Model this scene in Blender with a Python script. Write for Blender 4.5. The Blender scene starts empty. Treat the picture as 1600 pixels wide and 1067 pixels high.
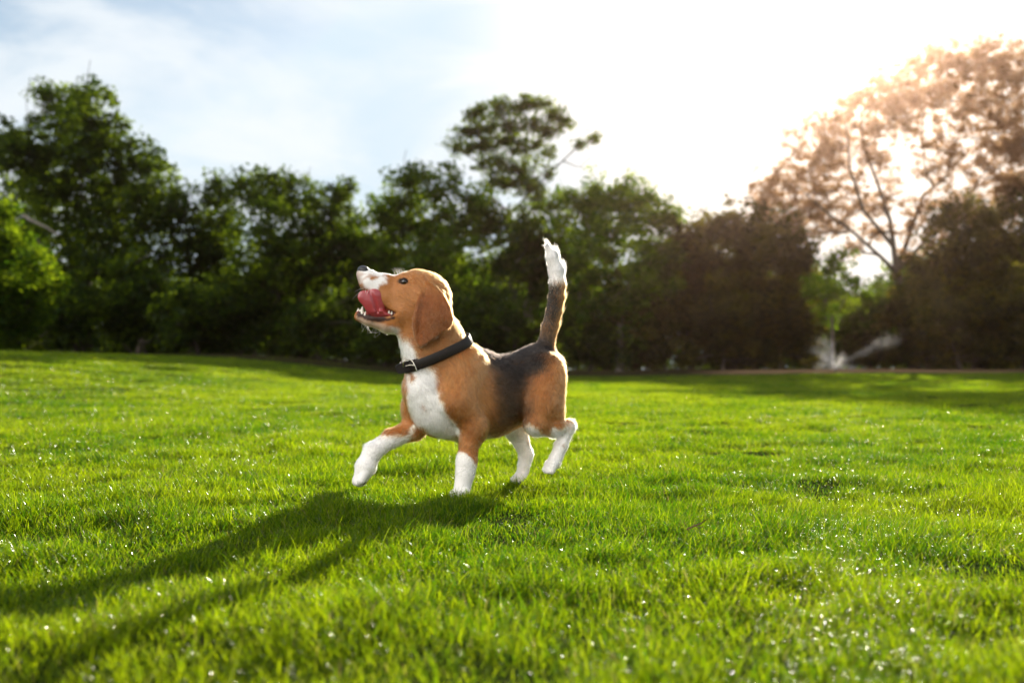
import bpy, math, random
import numpy as np
from mathutils import Vector, Matrix

C = bpy.context.scene.collection
R = math.radians
# ------------------------------------------------------------------ camera
F_PX, HOR, CX = 1556.0, 577.0, 800.0          # focal length, horizon row and centre column of the 1600 px photograph
CAM_H = 0.31
cd = bpy.data.cameras.new("camera"); cam = bpy.data.objects.new("camera", cd); C.objects.link(cam)
cam.location = (0, 0, CAM_H); cam.rotation_euler = (R(90), 0, 0)
cd.sensor_width = 36; cd.lens = 35; cd.shift_y = (HOR - 533.5) / 1600.0
cd.clip_start = 0.05; cd.clip_end = 3000
cd.dof.use_dof = True; cd.dof.focus_distance = 2.15; cd.dof.aperture_fstop = 3.3; cd.dof.aperture_blades = 0
bpy.context.scene.camera = cam
# ------------------------------------------------------------------ sky, sun, exposure
SUN_EL, SUN_AZ = 19.5, 19.0                    # degrees; azimuth measured from the view axis to the right
sc = bpy.context.scene
w = bpy.data.worlds.new("World"); sc.world = w; w.use_nodes = True
nt = w.node_tree; nt.nodes.clear()
def N(t, typ, **kw):
    n = t.nodes.new(typ)
    for k, v in kw.items(): setattr(n, k, v)
    return n
def math_node(t, op, a, b=None, c=None, clamp=False):
    n = N(t, 'ShaderNodeMath', operation=op, use_clamp=clamp)
    for i, x in enumerate((a, b, c)):
        if x is None: continue
        if isinstance(x, (int, float)): n.inputs[i].default_value = x
        else: t.links.new(x, n.inputs[i])
    return n.outputs[0]
def mixc(t, fac, a, b, blend='MIX'):
    n = N(t, 'ShaderNodeMix', data_type='RGBA', blend_type=blend)
    for i, x in ((0, fac), (6, a), (7, b)):
        if isinstance(x, (int, float)): n.inputs[i].default_value = x
        elif isinstance(x, tuple): n.inputs[i].default_value = (*x, 1)
        else: t.links.new(x, n.inputs[i])
    return n.outputs[2]
def ramp(t, fac, stops, interp='LINEAR'):
    n = N(t, 'ShaderNodeValToRGB'); n.color_ramp.interpolation = interp
    e = n.color_ramp.elements
    while len(e) < len(stops): e.new(0.5)
    for i, (p, c) in enumerate(stops):
        e[i].position = p; e[i].color = (*c, 1) if isinstance(c, tuple) else (c, c, c, 1)
    t.links.new(fac, n.inputs[0]); return n.outputs[0]
sky = N(nt, 'ShaderNodeTexSky', sky_type='NISHITA', sun_disc=False)
sky.sun_elevation = R(SUN_EL); sky.sun_rotation = R(SUN_AZ); sky.altitude = 100; sky.air_density = 1.0; sky.dust_density = 1.0; sky.ozone_density = 1.0
tc = N(nt, 'ShaderNodeTexCoord')
sep = N(nt, 'ShaderNodeSeparateXYZ'); nt.links.new(tc.outputs['Generated'], sep.inputs[0])
zc = math_node(nt, 'MAXIMUM', sep.outputs[2], 0.0)
zz = math_node(nt, 'ADD', zc, 0.14)
cmb = N(nt, 'ShaderNodeCombineXYZ')
nt.links.new(math_node(nt, 'DIVIDE', sep.outputs[0], zz), cmb.inputs[0])
nt.links.new(math_node(nt, 'DIVIDE', sep.outputs[1], zz), cmb.inputs[1])
no = N(nt, 'ShaderNodeTexNoise'); no.inputs['Scale'].default_value = 1.15; no.inputs['Detail'].default_value = 7; no.inputs['Roughness'].default_value = 0.55
no.inputs['Distortion'].default_value = 0.5
nt.links.new(cmb.outputs[0], no.inputs['Vector'])
cl = ramp(nt, no.outputs[0], [(0.40, 0.06), (0.62, 1.0)], 'EASE')
SD = Vector((math.sin(R(SUN_AZ)) * math.cos(R(SUN_EL)), math.cos(R(SUN_AZ)) * math.cos(R(SUN_EL)), math.sin(R(SUN_EL))))
dp = N(nt, 'ShaderNodeVectorMath', operation='DOT_PRODUCT'); nt.links.new(tc.outputs['Generated'], dp.inputs[0])
dp.inputs[1].default_value = (SD.x, SD.y, SD.z)
# thin cloud in front, thicker unseen cloud opposite the sun added as fill light
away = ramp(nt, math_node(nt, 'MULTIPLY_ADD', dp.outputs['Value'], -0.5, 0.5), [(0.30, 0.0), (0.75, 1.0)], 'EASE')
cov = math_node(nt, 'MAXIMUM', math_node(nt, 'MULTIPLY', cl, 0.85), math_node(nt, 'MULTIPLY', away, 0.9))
# low thin cloud sheet on the sun's side of the sky
nearsun = ramp(nt, dp.outputs['Value'], [(0.915, 0.0), (0.985, 1.0)], 'EASE')
CLOUD_F, CLOUD_FILL, CLOUD_S, FILL_BANK = 4.5, 4.2, 6.5, 15.5
ccol = mixc(nt, away, (CLOUD_F*.93, CLOUD_F*.985, CLOUD_F*1.02), (CLOUD_FILL, CLOUD_FILL*0.97, CLOUD_FILL*0.93))
# a bank of unseen cloud added as fill light, high behind the viewer's left shoulder
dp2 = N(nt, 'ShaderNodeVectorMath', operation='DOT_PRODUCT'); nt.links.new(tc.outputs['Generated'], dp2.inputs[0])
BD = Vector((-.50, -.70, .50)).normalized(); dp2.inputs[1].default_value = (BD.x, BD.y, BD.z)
fill_bank = ramp(nt, dp2.outputs['Value'], [(0.72, 0.0), (0.93, 1.0)], 'EASE')
ccol = mixc(nt, fill_bank, ccol, (FILL_BANK, FILL_BANK*0.97, FILL_BANK*0.92))
cov = math_node(nt, 'MAXIMUM', cov, fill_bank)
ccol = mixc(nt, nearsun, ccol, (CLOUD_S, CLOUD_S*0.93, CLOUD_S*0.82))
cov = math_node(nt, 'MAXIMUM', cov, math_node(nt, 'MULTIPLY', nearsun, 0.9))
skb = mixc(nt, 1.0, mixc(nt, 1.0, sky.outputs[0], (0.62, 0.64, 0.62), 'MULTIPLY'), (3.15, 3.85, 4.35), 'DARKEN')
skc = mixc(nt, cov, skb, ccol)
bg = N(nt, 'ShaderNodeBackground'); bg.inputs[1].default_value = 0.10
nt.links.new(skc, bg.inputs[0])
wo = N(nt, 'ShaderNodeOutputWorld'); nt.links.new(bg.outputs[0], wo.inputs[0])
sl = bpy.data.lights.new("sun", 'SUN'); so = bpy.data.objects.new("sun", sl); C.objects.link(so)
sl.energy = 5.0; sl.angle = R(0.55); sl.color = (1.0, 0.90, 0.74)
so.rotation_euler = SD.to_track_quat('Z', 'Y').to_euler(); so.location = (10, 20, 20)
sc.view_settings.view_transform = 'Standard'; sc.view_settings.look = 'None'; sc.view_settings.gamma = 1
sc.view_settings.exposure = 1.2
sc.render.engine = 'CYCLES'
cy = sc.cycles
cy.max_bounces = 10; cy.diffuse_bounces = 3; cy.glossy_bounces = 4; cy.transmission_bounces = 6; cy.transparent_max_bounces = 8
cy.sample_clamp_indirect = 8; cy.caustics_reflective = False; cy.caustics_refractive = False
cy.use_denoising = True; cy.denoiser = 'OPENIMAGEDENOISE'; cy.denoising_input_passes = 'RGB_ALBEDO_NORMAL'; cy.denoising_prefilter = 'ACCURATE'
sc.cycles_curves.shape = 'RIBBONS'; sc.cycles_curves.subdivisions = 2
# ------------------------------------------------------------------ helpers
def tag(o, label=None, cat=None, group=None, kind=None):
    for k, v in (('label', label), ('category', cat), ('group', group), ('kind', kind)):
        if v: o[k] = v
    return o
def empty(name, loc, rz=0):
    o = bpy.data.objects.new(name, None); C.objects.link(o); o.location = loc; o.rotation_euler = (0, 0, rz)
    o.empty_display_size = 0.1; return o
def mesh_obj(name, V, faces, mat=None, parent=None, smooth=False, attrs=None):
    """V n x 3 floats; faces = list of int arrays (m x k), one array per polygon size; attrs {name: n x 4} point colours"""
    me = bpy.data.meshes.new(name)
    V = np.asarray(V, np.float32)
    faces = [np.asarray(f, np.int32) for f in faces if len(f)]
    me.vertices.add(len(V)); me.vertices.foreach_set('co', V.ravel())
    nl = sum(f.size for f in faces); npoly = sum(len(f) for f in faces)
    me.loops.add(nl); me.polygons.add(npoly)
    me.loops.foreach_set('vertex_index', np.concatenate([f.ravel() for f in faces]))
    tot = np.concatenate([np.full(len(f), f.shape[1], np.int32) for f in faces])
    start = np.concatenate([[0], np.cumsum(tot)[:-1]]).astype(np.int32)
    me.polygons.foreach_set('loop_start', start)
    me.polygons.foreach_set('use_smooth', np.full(npoly, smooth))
    if attrs:
        for k, a in attrs.items():
            at = me.attributes.new(k, 'FLOAT_COLOR', 'POINT'); at.data.foreach_set('color', np.asarray(a, np.float32).ravel())
    me.update(calc_edges=True)
    if mat: me.materials.append(mat)
    o = bpy.data.objects.new(name, me); C.objects.link(o)
    if parent: o.parent = parent
    return o
def new_mat(name):
    m = bpy.data.materials.new(name); m.use_nodes = True; m.node_tree.nodes.clear(); return m, m.node_tree
def vnoise(x, y, seed=0):
    x = np.asarray(x, float); y = np.asarray(y, float)
    xi = np.floor(x).astype(np.int64); yi = np.floor(y).astype(np.int64); fx = x - xi; fy = y - yi
    fx = fx*fx*(3-2*fx); fy = fy*fy*(3-2*fy)
    def h(a, b):
        n = (a*374761393 + b*668265263 + seed*974634777) & 0xffffffff
        n = ((n ^ (n >> 13))*1274126177) & 0xffffffff
        n = ((n ^ (n >> 16))*2246822519) & 0xffffffff
        return (n & 0xffffff)/float(0xffffff)
    return (h(xi, yi)*(1-fx)+h(xi+1, yi)*fx)*(1-fy)+(h(xi, yi+1)*(1-fx)+h(xi+1, yi+1)*fx)*fy
def sstep(t):
    t = np.clip(t, 0, 1); return t*t*(3-2*t)
def zt(x, y):
    """height of the lawn"""
    x = np.asarray(x, float); y = np.asarray(y, float)
    z = 0.10*np.clip(y/30, 0, 1.2)**2
    z = z + 0.62*sstep((-x-1.2)/9)*sstep((y-5)/11)
    z = z + 0.10*sstep((x-2)/9)*sstep((y-14)/14)
    z = z + 0.11*sstep((y-30.4)/3.2)
    near = np.clip(1-np.abs(y)/60, 0, 1)
    return z - 0.008 + near*(0.026*(vnoise(x*1.3, y*1.3, 3)-.5)+0.030*(vnoise(x*3.3, y*3.3, 4)-.5)+0.022*(vnoise(x*8, y*8, 6)-.5))
def at(u, v, Y):
    """world point that photograph pixel u, v shows at depth Y"""
    return np.array([(u-CX)/F_PX*Y, Y, CAM_H-(v-HOR)/F_PX*Y])
# ------------------------------------------------------------------ ground: one sheet to the horizon
def soil_material():
    m, t = new_mat("ground")
    out = N(t, 'ShaderNodeOutputMaterial'); b = N(t, 'ShaderNodeBsdfPrincipled'); t.links.new(b.outputs[0], out.inputs[0])
    g = N(t, 'ShaderNodeNewGeometry')
    n1 = N(t, 'ShaderNodeTexNoise'); n1.inputs['Scale'].default_value = 1.4; n1.inputs['Detail'].default_value = 6; t.links.new(g.outputs['Position'], n1.inputs['Vector'])
    n2 = N(t, 'ShaderNodeTexNoise'); n2.inputs['Scale'].default_value = 45; n2.inputs['Detail'].default_value = 4; t.links.new(g.outputs['Position'], n2.inputs['Vector'])
    s = N(t, 'ShaderNodeSeparateXYZ'); t.links.new(g.outputs['Position'], s.inputs[0])
    turf = mixc(t, n2.outputs[0], (0.012, 0.020, 0.005), (0.030, 0.040, 0.010))
    dirt = mixc(t, n2.outputs[0], (0.014, 0.013, 0.007), (0.036, 0.032, 0.016))
    sand = mixc(t, n2.outputs[0], (0.12, 0.075, 0.042), (0.26, 0.17, 0.10))
    edge = math_node(t, 'MULTIPLY_ADD', n1.outputs[0], 1.6, s.outputs[1])
    isdirt = ramp(t, math_node(t, 'MULTIPLY', edge, 0.01), [(0.306, 0.0), (0.311, 1.0)])
    issand = math_node(t, 'MULTIPLY', ramp(t, math_node(t, 'MULTIPLY', edge, 0.01), [(0.306, 0.0), (0.311, 1.0), (0.332, 1.0), (0.345, 0.0)]),
                       ramp(t, math_node(t, 'MULTIPLY', s.outputs[0], 0.01), [(0.055, 0.0), (0.075, 1.0), (0.13, 1.0), (0.18, 0.0)]))
    col = mixc(t, issand, mixc(t, isdirt, turf, dirt), sand)
    t.links.new(col, b.inputs['Base Color']); b.inputs['Roughness'].default_value = 1.0; b.inputs['Specular IOR Level'].default_value = 0.0
    bp = N(t, 'ShaderNodeBump'); bp.inputs['Strength'].default_value = 0.6; bp.inputs['Distance'].default_value = 0.02
    t.links.new(n2.outputs[0], bp.inputs['Height']); t.links.new(bp.outputs[0], b.inputs['Normal'])
    return m
def build_ground():
    def axis(lim0, d0, far):
        a = list(np.arange(0, lim0, d0)); s = d0
        while a[-1] < far: s *= 1.25; a.append(a[-1]+s)
        return np.array(a)
    xs = axis(8, 0.16, 1500); xs = np.concatenate([-xs[:0:-1], xs])
    yp = axis(12, 0.16, 2200); yn = axis(2, 0.4, 1500); ys = np.concatenate([-yn[:0:-1], yp])
    X, Y = np.meshgrid(xs, ys); Z = zt(X, Y)
    V = np.stack([X.ravel(), Y.ravel(), Z.ravel()], 1); nx, ny = len(xs), len(ys)
    i = (np.arange(ny-1)[:, None]*nx+np.arange(nx-1)[None]).ravel()
    f = np.stack([i, i+1, i+nx+1, i+nx], 1)
    tag(mesh_obj("ground", V, [f], soil_material(), smooth=True), kind='structure')
build_ground()

# ------------------------------------------------------------------ grass
def grass_material():
    m, t = new_mat("grass")
    out = N(t, 'ShaderNodeOutputMaterial')
    a = N(t, 'ShaderNodeAttribute', attribute_name='tint'); s = N(t, 'ShaderNodeSeparateColor'); t.links.new(a.outputs['Color'], s.inputs[0])
    green = mixc(t, s.outputs[0], (0.014, 0.050, 0.002), (0.066, 0.105, 0.003))
    green = mixc(t, math_node(t, 'MULTIPLY', math_node(t, 'SUBTRACT', 1.0, s.outputs[1]), 0.55), green, (0.075, 0.085, 0.022))   # paler stalk at the foot
    col = mixc(t, s.outputs[2], green, (0.22, 0.17, 0.07))
    tr = mixc(t, s.outputs[0], (0.060, 0.190, 0.002), (0.425, 0.545, 0.004))
    tr = mixc(t, s.outputs[2], tr, (0.30, 0.22, 0.08))
    d = N(t, 'ShaderNodeBsdfDiffuse'); t.links.new(col, d.inputs[0])
    tl = N(t, 'ShaderNodeBsdfTranslucent'); t.links.new(tr, tl.inputs[0])
    mx = N(t, 'ShaderNodeMixShader'); mx.inputs[0].default_value = 0.60; t.links.new(d.outputs[0], mx.inputs[1]); t.links.new(tl.outputs[0], mx.inputs[2])
    gl = N(t, 'ShaderNodeBsdfGlossy'); gl.inputs['Roughness'].default_value = 0.27
    fr = N(t, 'ShaderNodeFresnel'); fr.inputs[0].default_value = 1.42
    gp = N(t, 'ShaderNodeNewGeometry'); gn = N(t, 'ShaderNodeTexNoise'); gn.inputs['Scale'].default_value = 430; gn.inputs['Detail'].default_value = 1; t.links.new(gp.outputs['Position'], gn.inputs['Vector'])
    wet = ramp(t, gn.outputs[0], [(0.58, 0.015), (0.71, 1.0)])
    mx2 = N(t, 'ShaderNodeMixShader'); t.links.new(math_node(t, 'MULTIPLY', math_node(t, 'MULTIPLY', fr.outputs[0], wet)  , 0.24), mx2.inputs[0])
    t.links.new(mx.outputs[0], mx2.inputs[1]); t.links.new(gl.outputs[0], mx2.inputs[2])
    t.links.new(mx2.outputs[0], out.inputs[0]); return m
def blades(x, y, h, wd, ang, bend, tint, seg, rng):
    """one mesh's worth of tapering, bending blades; seg rows below the tip"""
    n = len(x); z = zt(x, y) - 0.004
    dx, dy = np.cos(ang), np.sin(ang)               # lean direction
    tw = ang + np.pi/2 + rng.normal(0, .7, n)       # width direction
    wx, wy = np.cos(tw), np.sin(tw)
    V = np.zeros((n, 2*seg+1, 3), np.float32); A = np.zeros((n, 2*seg+1, 4), np.float32); A[..., 3] = 1
    for k in range(seg+1):
        s = k/seg
        lean = bend*s**1.8*h; zz_ = h*(s-0.35*(bend**2)*s**2.5)
        hw = wd*.5*(1-0.55*s**1.6)*(0.75+.25*min(1, s*4))
        cx, cy_, cz = x+dx*lean, y+dy*lean, z+zz_
        if k < seg:
            V[:, 2*k] = np.stack([cx-wx*hw, cy_-wy*hw, cz], 1); V[:, 2*k+1] = np.stack([cx+wx*hw, cy_+wy*hw, cz+0.0], 1)
            A[:, 2*k:2*k+2, 0] = tint[0][:, None]; A[:, 2*k:2*k+2, 1] = s; A[:, 2*k:2*k+2, 2] = tint[1][:, None]
        else:
            V[:, 2*k] = np.stack([cx, cy_, cz], 1); A[:, 2*k, 0] = tint[0]; A[:, 2*k, 1] = 1; A[:, 2*k, 2] = np.minimum(1, tint[1]+tint[2])
    base = (np.arange(n)*(2*seg+1))[:, None]
    q = [base+np.array([[2*k, 2*k+1, 2*k+3, 2*k+2]]) for k in range(seg-1)]
    tri = base+np.array([[2*seg-2, 2*seg-1, 2*seg]])
    return V.reshape(-1, 3), (np.concatenate(q) if q else np.zeros((0, 4), int)), tri, A.reshape(-1, 4)
def build_grass():
    rng = np.random.default_rng(11)
    D0 = 76000.0*GRASS
    def dens(y): return D0*np.minimum(1, (2.3/np.maximum(y, .1))**1.95)
    ysamp = np.linspace(0.4, 32.5, 4000); half = .76*ysamp+1.1
    pdf = dens(ysamp)*2*half; cdf = np.cumsum(pdf)*(ysamp[1]-ysamp[0]); n = int(cdf[-1])
    y = np.interp(rng.random(n)*cdf[-1], cdf, ysamp); x = (rng.random(n)*2-1)*(.76*y+1.1)
    # gather into tufts, thin out in worn spots
    ca = vnoise(x*9, y*9, 21); keep = rng.random(n) < 0.32+1.1*ca
    far = y > 9
    keep |= far & (rng.random(n) < .8)
    edge = 30.3+2.0*sstep((6.5-x)/3)+1.6*sstep((x-15)/4)+1.0*(vnoise(x*.6, y*.6, 5)-.5)*2; keep &= y < edge
    x, y, ca = x[keep], y[keep], ca[keep]; n = len(x)
    big = vnoise(x*1.6, y*1.6, 7)*.6+vnoise(x*5, y*5, 8)*.4; tuft = vnoise(x*13, y*13, 9)
    h = (0.009+0.024*np.clip(big*1.5-.25, 0, 1.2)+0.028*tuft*ca**.5)*(0.5+0.75*rng.random(n))*.92; tall = rng.random(n) < .04; h[tall] *= 1.6
    for fx, fy in ((-.118, 2.44), (.027, 2.73), (.103, 2.63)):         # longer grass stands round the feet
        nf = (x-fx)**2+(y-fy)**2 < .07**2; h[nf] = np.maximum(h[nf], .022+.022*rng.random(int(nf.sum())))
    flow = vnoise(x*2.2, y*2.2, 12)*2*np.pi*2
    ang = np.where(rng.random(n) < .30, flow+rng.normal(0, 1.0, n), rng.random(n)*2*np.pi)
    bend = np.clip(0.30+0.5*rng.random(n)+rng.normal(0, .12, n), .05, 1.1); droop = rng.random(n) < .30; bend[droop] = rng.uniform(.95, 1.5, int(droop.sum()))
    wd = 0.00145*(0.7+.6*rng.random(n))*np.clip(y/2.4, 1, 9)**.9
    hue = np.clip(-.42+.50*vnoise(x*.7, y*.7, 14)+.55*vnoise(x*3, y*3, 15)+.95*rng.random(n)**1.5, 0, 1)
    patch = vnoise(x*2.5, y*2.5, 17)
    dry = np.where(rng.random(n) < 0.03+0.10*np.clip(patch-.62, 0, 1), .85, 0.)*rng.random(n)**.3
    tip = np.where(rng.random(n) < .15, .6, 0.)
    o_v, o_q, o_t, o_a, off = [], [], [], [], 0
    for lo, hi, seg in ((0, 4.2, 4), (4.2, 9, 3), (9, 99, 2)):
        k = (y >= lo) & (y < hi)
        if not k.any(): continue
        V, q, t_, A = blades(x[k], y[k], h[k], wd[k], ang[k], bend[k], (hue[k], dry[k], tip[k]), seg, rng)
        o_v.append(V); o_q.append(q+off); o_t.append(t_+off); o_a.append(A); off += len(V)
    print("grass blades", n)
    tag(mesh_obj("grass", np.concatenate(o_v), [np.concatenate(o_q), np.concatenate(o_t)], grass_material(), attrs={'tint': np.concatenate(o_a)}, smooth=True), kind='stuff')
GRASS = 1.0
build_grass()

# ------------------------------------------------------------------ trees
def leaf_material(name, dark, light, tr_dark, tr_light, mixf=0.5):
    m, t = new_mat(name)
    out = N(t, 'ShaderNodeOutputMaterial')
    a = N(t, 'ShaderNodeAttribute', attribute_name='tint'); s = N(t, 'ShaderNodeSeparateColor'); t.links.new(a.outputs['Color'], s.inputs[0])
    d = N(t, 'ShaderNodeBsdfDiffuse'); t.links.new(mixc(t, s.outputs[0], dark, light), d.inputs[0])
    tl = N(t, 'ShaderNodeBsdfTranslucent'); t.links.new(mixc(t, s.outputs[0], tr_dark, tr_light), tl.inputs[0])
    mx = N(t, 'ShaderNodeMixShader'); mx.inputs[0].default_value = mixf; t.links.new(d.outputs[0], mx.inputs[1]); t.links.new(tl.outputs[0], mx.inputs[2])
    gl = N(t, 'ShaderNodeBsdfGlossy'); gl.inputs['Roughness'].default_value = 0.45
    mx2 = N(t, 'ShaderNodeMixShader'); mx2.inputs[0].default_value = 0.006
    t.links.new(mx.outputs[0], mx2.inputs[1]); t.links.new(gl.outputs[0], mx2.inputs[2]); t.links.new(mx2.outputs[0], out.inputs[0]); return m
LEAF = {
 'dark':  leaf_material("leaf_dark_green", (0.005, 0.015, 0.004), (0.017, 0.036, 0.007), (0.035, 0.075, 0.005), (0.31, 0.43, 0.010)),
 'mid':   leaf_material("leaf_mid_green", (0.010, 0.028, 0.003), (0.034, 0.066, 0.006), (0.05, 0.13, 0.005), (0.38, 0.51, 0.010)),
 'bright': leaf_material("leaf_fresh_green", (0.018, 0.048, 0.004), (0.055, 0.095, 0.008), (0.12, 0.24, 0.006), (0.36, 0.44, 0.012)),
 'olive': leaf_material("leaf_olive", (0.011, 0.013, 0.006), (0.028, 0.029, 0.009), (0.045, 0.045, 0.008), (0.30, 0.26, 0.018)),
 'warm':  leaf_material("leaf_brown_glow", (0.022, 0.018, 0.008), (0.060, 0.042, 0.018), (0.32, 0.18, 0.08), (0.74, 0.48, 0.26), .66),  # pinkish sun glow put into the translucent colour of brown leaves
}
def bark_material(name, a, b_):
    m, t = new_mat(name); out = N(t, 'ShaderNodeOutputMaterial'); b = N(t, 'ShaderNodeBsdfPrincipled'); t.links.new(b.outputs[0], out.inputs[0])
    g = N(t, 'ShaderNodeTexCoord'); mp = N(t, 'ShaderNodeMapping'); mp.inputs['Scale'].default_value = (9, 9, 1.6); t.links.new(g.outputs['Object'], mp.inputs[0])
    n = N(t, 'ShaderNodeTexNoise'); n.inputs['Scale'].default_value = 1.5; n.inputs['Detail'].default_value = 8; t.links.new(mp.outputs[0], n.inputs['Vector'])
    t.links.new(mixc(t, n.outputs[0], a, b_), b.inputs['Base Color']); b.inputs['Roughness'].default_value = .9
    bp = N(t, 'ShaderNodeBump'); bp.inputs['Strength'].default_value = .8; bp.inputs['Distance'].default_value = .03; t.links.new(n.outputs[0], bp.inputs['Height']); t.links.new(bp.outputs[0], b.inputs['Normal'])
    return m
BARK = bark_material("bark", (0.035, 0.026, 0.020), (0.10, 0.08, 0.06))
BARKP = bark_material("bark_pale", (0.10, 0.09, 0.08), (0.24, 0.21, 0.18))
class Tubes:
    def __init__(self): self.V, self.F, self.n = [], [], 0
    def add(self, pts, radii, sides=7):
        pts = np.asarray(pts, float); k = len(pts)
        for i in range(k):
            d = pts[min(i+1, k-1)]-pts[max(i-1, 0)]; d /= np.linalg.norm(d)+1e-9
            a = np.cross(d, [0.3, 1, 0.2]); a /= np.linalg.norm(a)+1e-9; b = np.cross(d, a)
            th = np.arange(sides)/sides*2*np.pi
            self.V.append(pts[i]+radii[i]*(np.cos(th)[:, None]*a+np.sin(th)[:, None]*b))
        for i in range(k-1):
            for j in range(sides):
                j2 = (j+1) % sides
                self.F.append((self.n+i*sides+j, self.n+i*sides+j2, self.n+(i+1)*sides+j2, self.n+(i+1)*sides+j))
        self.n += k*sides
    def build(self, name, mat, parent, origin):
        return mesh_obj(name, np.concatenate(self.V)-origin, [np.array(self.F)], mat, parent, smooth=True)
def wiggle(a, b, n, amp, rng):
    t_ = np.linspace(0, 1, n)[:, None]; p = a*(1-t_)+b*t_
    off = np.cumsum(rng.normal(0, 1, (n, 3)), 0); off -= t_*off[-1]; off[0] = 0
    return p+off*amp*np.linalg.norm(b-a)/n
def leaves(cent, crad, nper, size, rng, squash=.75):
    """leaf quads spread through clumps; returns V, quads, tint"""
    m = len(cent)*nper
    ci = np.repeat(np.arange(len(cent)), nper)
    d = rng.normal(0, 1, (m, 3)); d /= np.linalg.norm(d, axis=1)[:, None]; d *= rng.random(m)[:, None]**.5; d[:, 2] *= squash
    P = cent[ci]+d*crad[ci][:, None]
    ax = rng.normal(0, 1, (m, 3)); ax[:, 2] = ax[:, 2]*.5-.25; ax /= np.linalg.norm(ax, axis=1)[:, None]
    nn = rng.normal(0, 1, (m, 3)); nn[:, 2] += 0.9; bx = np.cross(ax, nn); bx /= np.linalg.norm(bx, axis=1)[:, None]+1e-9
    s = size*(.6+.8*rng.random(m))[:, None]
    V = np.stack([P-ax*s*.5, P+bx*s*.28-ax*s*.05, P+ax*s*.5, P-bx*s*.28-ax*s*.05], 1).reshape(-1, 3)
    ct = rng.random(len(cent)); tn = np.clip(ct[ci]**2.2*.8+rng.random(m)*.28-.03, 0, 1)
    A = np.ones((m, 4, 4), np.float32); A[..., 0] = tn[:, None]
    return V, np.arange(m*4).reshape(-1, 4), A.reshape(-1, 4)
def tree(name, label, cat, D, base_u, lobes, kind='dark', leaf=.17, dens=1.0, trunk_r=.16, limbs=(), squash=1.0, bark=None, group=None, seed=1, fork=None, csz=.5, trunk_to=None):
    rng = np.random.default_rng(seed)
    k = D/F_PX
    bx = (base_u-CX)*k; by = D; o = np.array([bx, by, float(zt(bx, by))-.05])
    L = []
    for lb in lobes:
        u, v, r = lb[:3]; dd = lb[3] if len(lb) > 3 else 1.0
        p = at(u, v, D); p[1] += rng.normal(0, .55)*r*k*1.3+.3*r*k
        p = np.array([p[0]*p[1]/D, p[1], CAM_H+(p[2]-CAM_H)*p[1]/D])
        L.append((p, r*k, dd))
    root = empty(name, o); tag(root, label, cat, group)
    T = Tubes(); bark = bark or BARK
    cen = np.mean([p for p, _, _ in L], 0)
    if fork is not None: fk = at(*fork, D)
    else:
        zlow = min(p[2]-r for p, r, _ in L); fk = np.array([bx*.6+cen[0]*.4, by, max(o[2]+.5, zlow*.55+cen[2]*.45)])
    tp = wiggle(o, fk, 6, .10, rng); T.add(tp, np.linspace(trunk_r*1.25, trunk_r*.8, 6), 9)
    nodes = [(fk, trunk_r*.8)]
    for lm_ in limbs:
        pts = np.array([at(u, v, D+dy) for (u, v, dy) in lm_[0]]); rr = np.linspace(lm_[1], lm_[2], len(pts)); T.add(pts, rr, 7)
        nodes += [(pts[i]*(1-f_)+pts[i+1]*f_, rr[i]) for i in range(len(pts)-1) for f_ in (.0, .5)]
    for p, r, dd in sorted(L, key=lambda q: np.linalg.norm(q[0]-fk)):
        dist = [np.linalg.norm(p-n_)+.45*np.linalg.norm(n_-fk)*.35+(3 if n_[2] > p[2]+.2*r else 0) for n_, _ in nodes]; s_, sr = nodes[int(np.argmin(dist))]
        q = wiggle(s_, p, 6, .20, rng); r0 = max(.022, min(sr*.75, trunk_r*.5)); rr = np.linspace(r0, .018, 6); T.add(q, rr, 6)
        nodes += [(q[2], rr[2]), (q[3], rr[3]), (q[4], rr[4])]
        for _ in range(4):
            e = p+rng.normal(0, 1, 3)*r*.55; s0 = q[rng.integers(2, 5)]
            T.add(wiggle(s0, e, 5, .2, rng), np.linspace(min(.03, r0*.5), .010, 5), 5)
    T.build("trunk", bark, root, o)
    cc, cr = [], []
    for p, r, dd in L:
        n = max(5, int(dd*dens*11*(r/csz)**2))
        d = rng.normal(0, 1, (n, 3)); d /= np.linalg.norm(d, axis=1)[:, None]; d *= (rng.random(n)**.42)[:, None]*(1+.10*rng.normal(0, 1, n)+.30*(rng.random(n) < .12)*rng.random(n))[:, None]
        d[:, 2] *= squash
        cc.append(p+d*r); cr.append(csz*(.45+.7*rng.random(n)))
    cc = np.concatenate(cc); cr = np.concatenate(cr); ok = cc[:, 2] > o[2]+.25; cc, cr = cc[ok], cr[ok]
    V, q, A = leaves(cc, cr, int(42*(.17/leaf)**2*(csz/.5)**2), leaf, rng)
    mesh_obj("crown", V-o, [q], LEAF[kind], root, attrs={'tint': A})
    return root
TREES = True
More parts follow.
